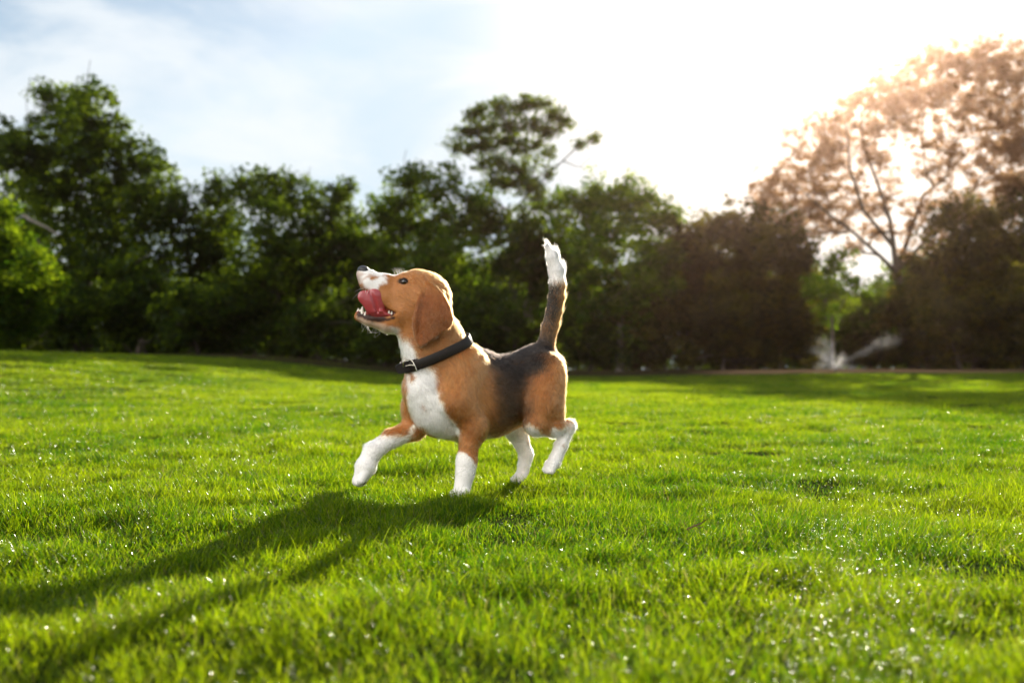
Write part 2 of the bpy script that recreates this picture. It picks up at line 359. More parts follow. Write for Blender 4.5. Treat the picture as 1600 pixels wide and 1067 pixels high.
def build_trees():
    t = tree
    t("leafy_tree", "bright green low tree reaching in at the left edge of the lawn", "tree", 24, -60,
      [(-15, 345, 30), (5, 330, 22), (20, 380, 36), (55, 415, 34), (80, 435, 26), (35, 445, 45), (-10, 420, 60), (10, 490, 50), (50, 480, 28), (-40, 500, 70), (30, 530, 28), (-40, 360, 60)], 'mid', leaf=.12, csz=.36, seed=2, trunk_r=.12)
    r1 = t("broadleaf_tree", "tallest dark green tree on the left, lit yellow along its right shoulder", "tree", 36, 130,
      [(100, 170, 42), (150, 160, 32, .8), (70, 150, 20, .6), (150, 220, 60), (60, 240, 60), (215, 260, 45), (15, 225, 45, .8), (120, 300, 85), (245, 310, 55), (40, 330, 80), (200, 360, 75), (110, 420, 85), (285, 330, 22), (20, 430, 70), (200, 450, 60), (255, 430, 45, .7)], 'dark', dens=1.25, seed=3, trunk_r=.28)
    t("broadleaf_tree", "rounded dark green tree with a thin spike at its top right, behind the dog's nose", "tree", 37, 430,
      [(400, 300, 38), (350, 305, 35), (330, 350, 40), (460, 305, 40), (510, 330, 40), (542, 285, 13, .8), (535, 310, 20), (350, 390, 60, .7), (430, 380, 75), (510, 400, 60), (450, 460, 70), (380, 470, 60), (300, 390, 40), (330, 440, 50), (545, 400, 45), (560, 360, 30)], 'dark', dens=1.2, seed=4, trunk_r=.22)
    t("broadleaf_tree", "dark green tree with yellow lit leaves, directly above the dog's head", "tree", 36, 660,
      [(640, 290, 35), (690, 285, 30), (605, 335, 38), (655, 350, 65), (730, 350, 45), (595, 400, 50), (690, 420, 70), (745, 315, 28), (620, 470, 60), (740, 450, 50)], 'mid', dens=1.15, seed=5, trunk_r=.2)
    t("tall_tree", "tall airy tree with layered flat branches, rising above all its neighbours in the middle", "tree", 41, 815,
      [(735, 182, 14), (752, 175, 15), (780, 168, 18), (806, 172, 14), (828, 165, 18), (852, 160, 12), (868, 180, 18), (886, 196, 14, .8), (725, 205, 14), (748, 203, 18), (772, 195, 16), (798, 200, 20), (830, 195, 18), (858, 205, 16),
       (712, 230, 13), (735, 232, 17), (762, 226, 18), (786, 222, 15), (812, 228, 18), (838, 228, 14, .8), (862, 238, 14, .7), (752, 256, 15, .8), (780, 252, 18), (808, 262, 18), (835, 256, 14, .7), (770, 284, 20, .8), (800, 290, 22), (830, 290, 20), (858, 272, 12, .6), (905, 226, 7, .6), (930, 215, 8, .7), (760, 305, 14, .6), (840, 310, 20, .8)], 'dark', leaf=.14, dens=1.15, squash=.85, seed=6, trunk_r=.15, fork=(795, 330), csz=.42,
      limbs=[([(800, 330, 0), (860, 270, .5), (900, 232, .8), (925, 218, 1), (945, 210, 1)], .045, .012), ([(880, 252, .6), (905, 262, .4), (930, 240, .4)], .03, .01)])
    t("broadleaf_tree", "mid green tree lit yellow along its right side, behind the dog's tail", "tree", 35, 968,
      [(985, 310, 36), (945, 320, 45), (1020, 335, 36), (1045, 340, 24), (905, 330, 40), (960, 390, 70), (1025, 400, 40), (895, 410, 60), (985, 460, 50), (925, 470, 50), (1030, 455, 35), (1055, 400, 30), (970, 520, 50), (900, 490, 50)], 'mid', dens=1.0, seed=7, trunk_r=.13, bark=BARKP)
    t("broadleaf_tree", "grey trunked dark tree standing just left of the dog's tail", "tree", 37, 826,
      [(830, 380, 50), (790, 400, 50), (860, 340, 35), (840, 440, 50), (780, 350, 30, .7), (850, 400, 55)], 'dark', dens=1.0, seed=8, trunk_r=.2, bark=BARKP, fork=(825, 470))
    t("broadleaf_tree", "olive brown rounded tree between the yellow lit tree and the water spray", "tree", 36, 1140,
      [(1110, 390, 55), (1165, 365, 45), (1215, 385, 50), (1090, 430, 50), (1150, 440, 75), (1230, 440, 50), (1110, 500, 60), (1195, 500, 60), (1130, 350, 25, .6), (1070, 380, 34), (1250, 400, 34), (1265, 470, 34)], 'olive', dens=1.25, seed=9, trunk_r=.2)
    t("spreading_tree", "tall spreading brown tree with bare forked limbs against the bright sky on the right", "tree", 38, 1430,
      [(1225, 285, 36), (1190, 300, 24), (1265, 262, 40), (1240, 215, 22, .7), (1300, 240, 40), (1285, 190, 26), (1330, 195, 45), (1365, 150, 36), (1400, 135, 42), (1440, 110, 40), (1480, 108, 40), (1520, 95, 36), (1560, 92, 40), (1600, 120, 50), (1560, 150, 45), (1500, 155, 45), (1440, 165, 42), (1395, 195, 38, .8), (1565, 205, 50), (1490, 215, 40, .8), (1610, 210, 50), (1545, 260, 45), (1600, 280, 50), (1480, 270, 34, .7),
       (1190, 335, 26), (1225, 330, 34), (1270, 315, 38), (1310, 290, 36), (1350, 250, 32, .7), (1380, 255, 28, .6), (1300, 345, 32), (1250, 365, 34), (1345, 320, 30, .8), (1440, 320, 30, .7), (1500, 330, 45), (1560, 330, 50), (1360, 365, 24, .8), (1440, 225, 30, .5), (1400, 300, 24, .5), (1330, 390, 20, .7), (1420, 350, 26, .6), (1470, 380, 34, .8), (1380, 325, 22, .6), (1445, 265, 22, .5), (1415, 395, 20, .5)], 'warm', leaf=.115, dens=.62, seed=10, trunk_r=.22, fork=(1401, 425), csz=.31,
      limbs=[([(1401, 425, 0), (1396, 380, 0), (1391, 344, .2), (1370, 282, .4), (1350, 230, .5), (1345, 180, .5)], .12, .025),
             ([(1396, 385, 0), (1349, 328, -.4), (1329, 266, -.6), (1321, 189, -.6)], .09, .02),
             ([(1401, 425, 0), (1375, 400, -.5), (1329, 359, -.8), (1287, 328, -1), (1245, 290, -1)], .09, .02),
             ([(1401, 425, 0), (1442, 307, .5), (1478, 277, .7), (1505, 190, .8)], .10, .02),
             ([(1401, 425, 0), (1470, 350, .5), (1560, 260, .7)], .09, .02)])
    t("broadleaf_tree", "dark olive leafy tree filling the right edge below the tall brown crown", "tree", 35, 1530,
      [(1500, 370, 60), (1570, 380, 75), (1470, 430, 60), (1560, 460, 80), (1630, 330, 70), (1440, 490, 50), (1520, 510, 60), (1600, 500, 60)], 'olive', dens=1.2, seed=12, trunk_r=.22)
    t("slender_tree", "small yellow green tree drooping over the water spray", "tree", 33, 1300,
      [(1300, 425, 26), (1288, 465, 28), (1318, 400, 20), (1275, 445, 18), (1305, 490, 16, .8), (1335, 455, 24, .7), (1285, 500, 12, .7)], 'bright', leaf=.13, dens=.8, seed=13, trunk_r=.05, csz=.35)
    # dark undergrowth at the foot of the trees
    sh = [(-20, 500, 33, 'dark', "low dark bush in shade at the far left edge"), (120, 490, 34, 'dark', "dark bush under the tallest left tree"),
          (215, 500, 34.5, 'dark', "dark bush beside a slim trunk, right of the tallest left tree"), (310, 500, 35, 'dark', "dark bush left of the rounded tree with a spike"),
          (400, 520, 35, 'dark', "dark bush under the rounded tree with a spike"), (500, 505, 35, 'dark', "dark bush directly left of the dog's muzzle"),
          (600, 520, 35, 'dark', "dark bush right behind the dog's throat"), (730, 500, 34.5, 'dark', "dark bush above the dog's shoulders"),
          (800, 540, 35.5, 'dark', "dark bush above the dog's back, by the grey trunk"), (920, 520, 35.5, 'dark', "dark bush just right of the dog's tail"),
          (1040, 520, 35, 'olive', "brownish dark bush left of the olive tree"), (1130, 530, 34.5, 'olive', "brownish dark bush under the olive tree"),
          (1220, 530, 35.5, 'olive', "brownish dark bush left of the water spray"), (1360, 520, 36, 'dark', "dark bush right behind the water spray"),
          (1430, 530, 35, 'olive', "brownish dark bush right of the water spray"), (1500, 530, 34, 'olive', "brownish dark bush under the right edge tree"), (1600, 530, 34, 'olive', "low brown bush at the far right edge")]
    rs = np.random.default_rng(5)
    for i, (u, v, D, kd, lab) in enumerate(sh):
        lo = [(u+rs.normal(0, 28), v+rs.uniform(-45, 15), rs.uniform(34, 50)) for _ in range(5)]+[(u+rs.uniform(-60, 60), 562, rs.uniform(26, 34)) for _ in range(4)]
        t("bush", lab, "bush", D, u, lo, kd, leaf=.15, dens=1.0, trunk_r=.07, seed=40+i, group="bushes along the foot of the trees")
    bk = [(-60, 400, "dark tree behind the low bright tree at the left edge"), (60, 460, "dark tree half hidden behind the tallest left tree"), (190, 470, "dark tree seen through the gap right of the tallest left tree"),
          (330, 480, "dark tree hidden behind the left side of the rounded tree"), (470, 440, "dark tree hidden behind the rounded tree with a spike"), (570, 420, "dark tree filling the dip above the dog's nose"),
          (720, 430, "dark tree behind the tree over the dog's head"), (860, 420, "dark tree behind the dog's tail tip"), (1080, 430, "dark tree in the dip left of the olive tree"),
          (1180, 450, "dark tree hidden behind the olive tree"), (1300, 500, "dark low tree behind the slender yellow green tree"), (1450, 450, "dark tree behind the fork of the tall brown tree"), (1560, 430, "dark tree behind the right edge tree"), (1690, 400, "dark tree just beyond the right edge")]
    for i, (u, v, lab) in enumerate(bk):
        lo = [(u+rs.normal(0, 30), v+rs.uniform(-20, 30), rs.uniform(35, 55)) for _ in range(4)]+[(u+rs.normal(0, 40), v+rs.uniform(30, 110), rs.uniform(40, 55)) for _ in range(5)]
        t("background_tree", lab, "tree", 46+rs.uniform(-3, 5), u, lo, 'dark', leaf=.2, dens=1.0, trunk_r=.16, seed=70+i, group="trees behind the front row")
    # bare pale branch hanging in the tallest left tree
    T = Tubes(); p = np.array([at(28, 332, 33), at(50, 345, 32.8), at(72, 355, 32.6), at(92, 368, 32.5)]); T.add(p, [.05, .045, .035, .015], 6)
    o = np.array(r1.location); T.build("dead_branch", BARKP, r1, o)
if TREES: build_trees()
from mathutils.bvhtree import BVHTree
# ------------------------------------------------------------------ the dog
DOG_O = np.array([-0.05, 2.58, 0.0])
TH = R(180+28)                                    # heading: to the left and towards the viewer
FW = np.array([math.cos(TH), math.sin(TH), 0]); LF = np.array([-math.sin(TH), math.cos(TH), 0]); UP = np.array([0, 0, 1.0])
B2W = np.stack([FW, LF, UP], 1)                   # dog axes (forward, left, up) -> world
def to_dog(P): return (np.asarray(P)-DOG_O) @ B2W
CAMD = to_dog(np.array([0, 0, CAM_H]))
def ray_dog(u, v): return np.array([(u-CX)/F_PX, 1.0, -(v-HOR)/F_PX]) @ B2W
def lm(u, v, l=0.0):
    """landmark: the point on the plane 'l metres left of the dog's midline' that the photograph shows at u, v"""
    d = ray_dog(u, v); return CAMD+d*((l-CAMD[1])/d[1])
H0 = lm(655, 470, 0.0)
HY = R(-12)                                       # the head is turned a little to the dog's right
HF = np.array([math.cos(HY), math.sin(HY), 0]); HL = np.array([-math.sin(HY), math.cos(HY), 0])
def hm(u, v, l=0.0):
    d = ray_dog(u, v); return CAMD+d*((l-(CAMD-H0) @ HL)/(d @ HL))
def hs(u, v, l, sg=1):
    """head landmark seen at u, v on the near side (sg 1) or its mirror image on the far side"""
    p = hm(u, v, l); return p if sg > 0 else p-2*l*HL
def px(P):
    """photograph pixels of points in dog axes"""
    W_ = P @ B2W.T+DOG_O; return CX+W_[..., 0]/W_[..., 1]*F_PX, HOR-(W_[..., 2]-CAM_H)/W_[..., 1]*F_PX
BVH = [None]
def sm(u, v):
    """point of the coat nearest the viewer at u, v"""
    d = Vector(ray_dog(u, v)).normalized(); h_ = BVH[0].ray_cast(Vector(CAMD), d)
    return np.array(h_[0]) if h_[0] is not None else lm(u, v, .03)
PX = 1/612.0                                      # metres per photograph pixel at the body
HPX = float((H0 @ B2W.T+DOG_O)[1])/F_PX           # the same at the head
BL = np.array([0, 1.0, 0])

class Field:
    """signed distance field on a regular grid, filled primitive by primitive"""
    def __init__(s, lo, hi, h):
        s.lo, s.h = np.array(lo, float), h; s.n = np.ceil((np.array(hi)-lo)/h).astype(int)+1
        s.F = np.full(s.n, .06, np.float32)
    def _box(s, lo, hi):
        a = np.maximum(np.floor((lo-s.lo)/s.h).astype(int), 0); b = np.minimum(np.ceil((hi-s.lo)/s.h).astype(int)+1, s.n)
        if (b <= a).any(): return None, None
        g = np.meshgrid(*[s.lo[i]+s.h*np.arange(a[i], b[i]) for i in range(3)], indexing='ij')
        return tuple(slice(a[i], b[i]) for i in range(3)), np.stack(g, -1)
    def put(s, fn, lo, hi, k, op='add'):
        sl, P = s._box(np.asarray(lo)-.06, np.asarray(hi)+.06)
        if sl is None: return
        d = fn(P); f = s.F[sl]
        if op == 'add':
            h = np.maximum(k-np.abs(f-d), 0)/k; s.F[sl] = np.minimum(f, d)-h*h*k*.25
        else:
            d = -d; h = np.maximum(k-np.abs(f-d), 0)/k; s.F[sl] = np.maximum(f, d)+h*h*k*.25
    def cone(s, a, b, ra, rb, k=.02, lat=1.0, L=BL, op='add'):
        rm = max(ra, rb)*max(1, lat); s.put(lambda P: cone_d(P, a, b, ra, rb, lat, L), np.minimum(a, b)-rm, np.maximum(a, b)+rm, k, op)
    def ell(s, c, r, axes, k=.02, op='add'):
        c = np.asarray(c); r = np.asarray(r, float); M = np.stack(axes, 1); rm = r.max()
        def fn(P):
            q = (P-c) @ M; k0 = np.linalg.norm(q/r, axis=-1); k1 = np.linalg.norm(q/(r*r), axis=-1)+1e-9
            return k0*(k0-1)/k1
        s.put(fn, c-rm, c+rm, k, op)
    def nets(s):
        """surface nets"""
        F = s.F; n = s.n; ins = F < 0
        dims = n-1
        cnt = np.zeros(dims, np.uint8); acc = np.zeros((*dims, 3), np.float32)
        corner = [(i, j, k) for i in (0, 1) for j in (0, 1) for k in (0, 1)]
        def cs(a, c): return a[c[0]:c[0]+dims[0], c[1]:c[1]+dims[1], c[2]:c[2]+dims[2]]
        for ax in range(3):
            for c in corner:
                if c[ax]: continue
                e = list(c); e[ax] = 1
                i0, i1 = cs(ins, c), cs(ins, e); idx = np.nonzero(i0 != i1)
                if not len(idx[0]): continue
                f0, f1 = cs(F, c)[idx], cs(F, e)[idx]; t_ = f0/(f0-f1)
                p = np.array(c, np.float32)[None].repeat(len(t_), 0); p[:, ax] = t_
                acc[idx] += p; cnt[idx] += 1
        act = np.nonzero(cnt); vid = np.full(dims, -1, np.int64); vid[act] = np.arange(len(act[0]))
        V = (np.stack(act, 1)+acc[act]/cnt[act][:, None])*s.h+s.lo
        Q = []
        for ax in range(3):
            sh = [slice(1, n[i]-1) for i in range(3)]; sh[ax] = slice(0, n[ax]-1); s2 = list(sh); s2[ax] = slice(1, n[ax])
            a, b = ins[tuple(sh)], ins[tuple(s2)]; o = [1, 1, 1]; o[ax] = 0
            idx = np.nonzero(a != b); base = [idx[i]+o[i] for i in range(3)]
            u_, v_ = (ax+1) % 3, (ax+2) % 3
            def cell(du, dv):
                q = [x.copy() for x in base]; q[u_] -= du; q[v_] -= dv; return vid[tuple(q)]
            q = np.stack([cell(1, 1), cell(0, 1), cell(0, 0), cell(1, 0)], 1)
            flip = ~a[idx]; q[flip] = q[flip][:, ::-1]; Q.append(q)
        Q = np.concatenate(Q); return V, Q[(Q >= 0).all(1)]
def cone_d(P, a, b, ra, rb, lat=1.0, L=BL):
    d = b-a; t_ = np.clip(((P-a) @ d)/(d @ d+1e-12), 0, 1); q = P-a-t_[..., None]*d
    if lat != 1.0: q = q+((q @ L)*(1/lat-1))[..., None]*L
    r = np.linalg.norm(q, axis=-1)-(ra+t_*(rb-ra))
    return r*min(1, lat) if lat < 1 else r
def poly_d(u, v, poly):
    """signed distance (in pixels) to a closed polygon"""
    poly = np.asarray(poly, float); d = np.full(u.shape, 1e9); inside = np.zeros(u.shape, bool)
    for (x0, y0), (x1, y1) in zip(poly, np.roll(poly, -1, 0)):
        ex, ey = x1-x0, y1-y0; wx, wy = u-x0, v-y0; t_ = np.clip((wx*ex+wy*ey)/(ex*ex+ey*ey), 0, 1)
        d = np.minimum(d, (wx-ex*t_)**2+(wy-ey*t_)**2)
        inside ^= ((y0 > v) != (y1 > v)) & (u < ex*(v-y0)/(ey+1e-12)+x0)
    return np.where(inside, -1, 1)*np.sqrt(d)
# flat side-view coordinates on the head's own midline plane (a real plane in the dog's head, measured in head pixels)
E1 = hm(700, 470)-hm(600, 470); E1 /= 100.0; E2 = (hm(650, 520)-hm(650, 420))/100.0
_A = np.linalg.pinv(np.stack([E1, E2], 1))
HB = hm(655, 470)
def head_uv(P):
    q = (P-HB) @ _A.T; return 655+q[..., 0], 470+q[..., 1]
MOUTH = [(535, 448), (556, 452), (570, 461), (585, 471), (598, 478), (611, 485), (620, 490), (612, 494), (600, 496.5), (583, 494.5), (570, 491), (556, 486), (535, 478)]
EAR = [(664, 440), (672, 441), (682, 448), (695, 462), (703, 478), (708, 497), (706, 507), (697, 516), (686, 524), (673, 532), (662, 539), (656, 542), (652, 538), (648, 526), (645, 508), (646, 493), (651, 476), (657, 458)]
MOUTH = [(u-4, v) for u, v in MOUTH]
def build_field(h):
    lo = np.array([-.38, -.17, -.03]); hi = np.array([.50, .17, .66])
    f = Field(lo, hi, h); flow = []
    def cone(A, B, ra, rb, k=.02, lat=1.0, L=BL, s=PX, fl=None):
        f.cone(A, B, ra*s, rb*s, k, lat, L); flow.append((A, B, ra*s, rb*s, lat, L, (B-A) if fl is None else fl))
    # --- trunk: brisket, ribcage, loin, croup
    cone(lm(694, 614), lm(722, 617), 54, 66, .03, .74, fl=lm(722, 613)-lm(692, 612))
    cone(lm(722, 619), lm(766, 621), 66, 58, .026, .78)
    cone(lm(766, 621), lm(804, 610), 58, 53, .026, .74)
    cone(lm(804, 605), lm(840, 586), 49, 41, .026, .68)
    cone(lm(840, 578), lm(856, 576), 37, 26, .03, .8)
    cone(lm(664, 606), lm(684, 640), 33, 38, .03, .95, fl=lm(680, 680)-lm(672, 610))     # breastbone
    cone(lm(742, 572), lm(752, 568), 26, 18, .03, .8, fl=lm(790, 560)-lm(745, 562))        # withers
    # --- neck
    NK = lm(700, 580); NJ = lm(668, 498)
    cone(NJ, lm(682, 545), 37, 42, .03, .84, fl=NK-NJ); cone(lm(682, 545), lm(702, 583), 42, 52, .03, .86, fl=NK-NJ)
    cone(lm(643, 522), lm(664, 565), 20, 27, .03, 1.0, fl=NK-NJ)                             # throat
    # --- left shoulder and supporting foreleg
    cone(lm(732, 570, .047), lm(714, 626, .068), 28, 27, .018, .8); cone(lm(714, 626, .068), lm(743, 666, .069), 26, 20, .013, .85)
    cone(lm(741, 664, .066), lm(748, 680, .064), 15, 9, .014)                                    # elbow
    cone(lm(737, 668, .066), lm(729, 722, .066), 17.5, 13.5, .018); cone(lm(729, 722, .066), lm(727, 740, .066), 13.5, 13.4, .02)
    cone(lm(727, 738, .066), lm(722, 764, .066), 13.5, 13, .010)
    PW = lm(719, 769, .066)
    for dl in (-.019, -.0066, .0066, .019):
        fw_ = .020 if abs(dl) < .01 else .013
        cone(PW+np.array([-.006, dl*.8, .004]), PW+np.array([fw_, dl, -.007]), 7.5, 6, .0022)
    for dl in (-.0128, 0, .0128): f.cone(PW+np.array([.024, dl, -.002]), PW+np.array([-.002, dl*.95, .016]), .0016, .0010, .002, op='sub')
    # --- right shoulder, lifted foreleg
    cone(lm(674, 590, -.055), lm(654, 636, -.062), 30, 26, .026, .8); cone(lm(654, 638, -.062), lm(648, 668, -.062), 22, 18, .018, .9)
    cone(lm(647, 669, -.062), lm(612, 685, -.062), 16.5, 13.5, .014); cone(lm(612, 685, -.062), lm(582, 706, -.062), 13.5, 13.5, .012)
    cone(lm(582, 706, -.062), lm(571, 730, -.062), 13.5, 14.5, .010)
    cone(lm(571, 730, -.062), lm(562, 750, -.062), 15, 10.5, .010, 1.05)
    for i, dl in enumerate((-.017, -.006, .006, .017)):
        e = lm(556+abs(i-1.5)*3.0, 754-abs(i-1.5)*3.0, -.062)+np.array([0, dl, 0])
        cone(lm(567, 738, -.062)+np.array([0, dl*.85, 0]), e, 8, 6.4, .0022)
    for i, dl in enumerate((-.0118, 0, .0118)): f.cone(lm(553, 756, -.062)+np.array([0, dl, 0]), lm(561, 737, -.062)+np.array([.004, dl*.95, 0]), .0018, .0010, .002, op='sub')
    cone(lm(580, 720, -.055), lm(577, 727, -.055), 5, 4.5, .005)                                 # wrist pad
    # --- left hind leg
    cone(lm(853, 582, .044), lm(847, 632, .067), 33, 28, .016, .74); cone(lm(847, 632, .067), lm(838, 660, .074), 28, 18, .013, .8)
    cone(lm(862, 600, .050), lm(866, 648, .066), 20, 16, .022, .85)
    cone(lm(838, 662, .070), lm(866, 668, .068), 18.5, 14, .012, .9); cone(lm(866, 668, .068), lm(888, 666, .066), 13.5, 10.5, .012)
    cone(lm(888, 666, .066), lm(877, 696, .066), 10, 9.6, .010); cone(lm(877, 696, .066), lm(866, 722, .066), 9.6, 11, .010)
    PH = lm(861, 728, .066)
    for dl in (-.014, -.005, .005, .014): cone(PH+np.array([0, dl*.8, .004]), PH+np.array([.012 if abs(dl) < .01 else .007, dl, -.011]), 7, 5.6, .0022)
    # --- right hind leg
    cone(lm(842, 592, -.05), lm(814, 640, -.066), 34, 26, .025, .7); cone(lm(814, 640, -.066), lm(806, 670, -.066), 25, 16.5, .02, .85)
    cone(lm(806, 670, -.066), lm(822, 710, -.066), 16.5, 11, .018); cone(lm(822, 710, -.066), lm(817, 736, -.066), 11, 10.5, .010)
    PR = lm(812, 746, -.066)
    for dl in (-.014, -.005, .005, .014): cone(PR+np.array([-.004, dl*.8, .006]), PR+np.array([.015 if abs(dl) < .01 else .010, dl, -.006]), 7.2, 5.8, .0022)
    # --- tail
    tp = [(848, 556, 15), (853, 538, 13.5), (858, 515, 12.3), (864, 492, 11.8), (868.5, 468, 12.2), (871, 446, 12.8), (869.5, 426, 12.2), (863.5, 405, 9.8), (856, 388, 4.5)]
    tp = [(lm(u, v, 0), r) for u, v, r in tp]
    for (a, ra), (b, rb) in zip(tp[:-1], tp[1:]): cone(a, b, ra, rb, .004 if ra < 14 else .02, fl=b-a)
    # --- head
    s = HPX
    HFU = np.array([HF[0]*math.cos(R(17)), HF[1]*math.cos(R(17)), math.sin(R(17))]); HN = np.cross(HFU, HL)
    def hc(a, b, ra, rb, k=.012, lat=1.0, fl=None): cone(a, b, ra, rb, k, lat, HL, s, fl)
    BK = -HFU+np.array([0, 0, -.25])
    f.ell(hm(659, 462), (46*s, 35*s, 39*s), (HFU, HL, HN), .02); flow.append((hm(659, 462), hm(660, 462), 40*s, 40*s, .9, HL, BK))
    for g in (1, -1):
        hc(hs(636, 460, .016, g), hs(652, 470, .022, g), 26, 29, .02, .9, BK)
        hc(hs(638, 444, .010, g), hs(648, 444, .012, g), 16, 20, .012, 1, BK)
        hc(hs(630, 434.5, .020, g), hs(640, 437, .023, g), 7.5, 8.5, .007, 1, BK)                # brows
        hc(hs(578, 443, .012, g), hs(604, 463, .017, g), 12, 14.5, .010, .85, BK)                 # flews
        hc(hs(606, 466, .019, g), hs(628, 484, .026, g), 13, 17, .012, .8, BK)                    # cheeks
        hc(hs(632, 490, .014, g), hs(654, 492, .018, g), 21, 25, .02, .9, BK)
    hc(hm(624, 452), hm(600, 447), 21, 18, .010, .92, BK); hc(hm(600, 447), hm(576, 438.5), 18, 15.5, .010, .95, BK)        # muzzle
    hc(hm(574, 433), hm(568, 429), 13, 11, .008, 1, BK)
    # mouth opening
    def mouth(P):
        u, v = head_uv(P); return poly_d(u, v, MOUTH)*s*.9
    f.put(mouth, hm(535, 500)-.06, hm(622, 440)+.06, .004, 'sub')
    # lower jaw, floor of the mouth, lips
    hc(hm(561, 494.5), hm(575, 499), 7.5, 9.5, .006, 1.25, BK); hc(hm(575, 499), hm(604, 506), 9.5, 13, .008, 1.25, BK)
    hc(hm(604, 506, .0), hm(636, 507), 12.5, 18, .012, 1.25, BK)
    for g in (1, -1): hc(hs(560, 489, .007, g), hs(584, 497.5, .018, g), 3.4, 3.8, .004, 1, BK); hc(hs(584, 497.5, .018, g), hs(612, 496.5, .024, g), 3.8, 4.6, .005, 1, BK)
    for g in (1, -1): f.ell(hs(631.5, 441, .036, g), (7.6*s, 7.8*s, 6.0*s), (HFU, HL, HN), .003, 'sub')       # eye sockets
    return f, flow
def coat_material(name, rough=.75, hair=False):
    m, t = new_mat(name); out = N(t, 'ShaderNodeOutputMaterial')
    a = N(t, 'ShaderNodeAttribute', attribute_name='coat'); col = a.outputs['Color']
    d = N(t, 'ShaderNodeBsdfDiffuse'); t.links.new(col, d.inputs[0])
    if hair:
        h_ = N(t, 'ShaderNodeBsdfHairPrincipled', model='CHIANG', parametrization='COLOR'); t.links.new(col, h_.inputs['Color'])
        h_.inputs['Roughness'].default_value = .36; h_.inputs['Radial Roughness'].default_value = .6; h_.inputs['Coat'].default_value = 0.0; h_.inputs['IOR'].default_value = 1.42; h_.inputs['Random Roughness'].default_value = .1
        t.links.new(h_.outputs[0], out.inputs[0]); return m
    gl = N(t, 'ShaderNodeBsdfGlossy'); gl.inputs['Roughness'].default_value = .42
    mx2 = N(t, 'ShaderNodeMixShader'); mx2.inputs[0].default_value = .02; t.links.new(d.outputs[0], mx2.inputs[1]); t.links.new(gl.outputs[0], mx2.inputs[2])
    t.links.new(mx2.outputs[0], out.inputs[0]); return m
TAN, RUST, BLACK, WHITE, DKB = (.36, .138, .039), (.245, .078, .022), (.014, .011, .010), (.83, .80, .77), (.095, .048, .020)
def fbm3(P, sc_, seed=0):
    return (vnoise(P[:, 0]*sc_+P[:, 1]*sc_*.7+seed, P[:, 2]*sc_-P[:, 1]*sc_*.5, seed)+.5*vnoise(P[:, 0]*sc_*2.3+P[:, 1]*sc_*1.7, P[:, 2]*sc_*2.3+seed, seed+1))/1.5
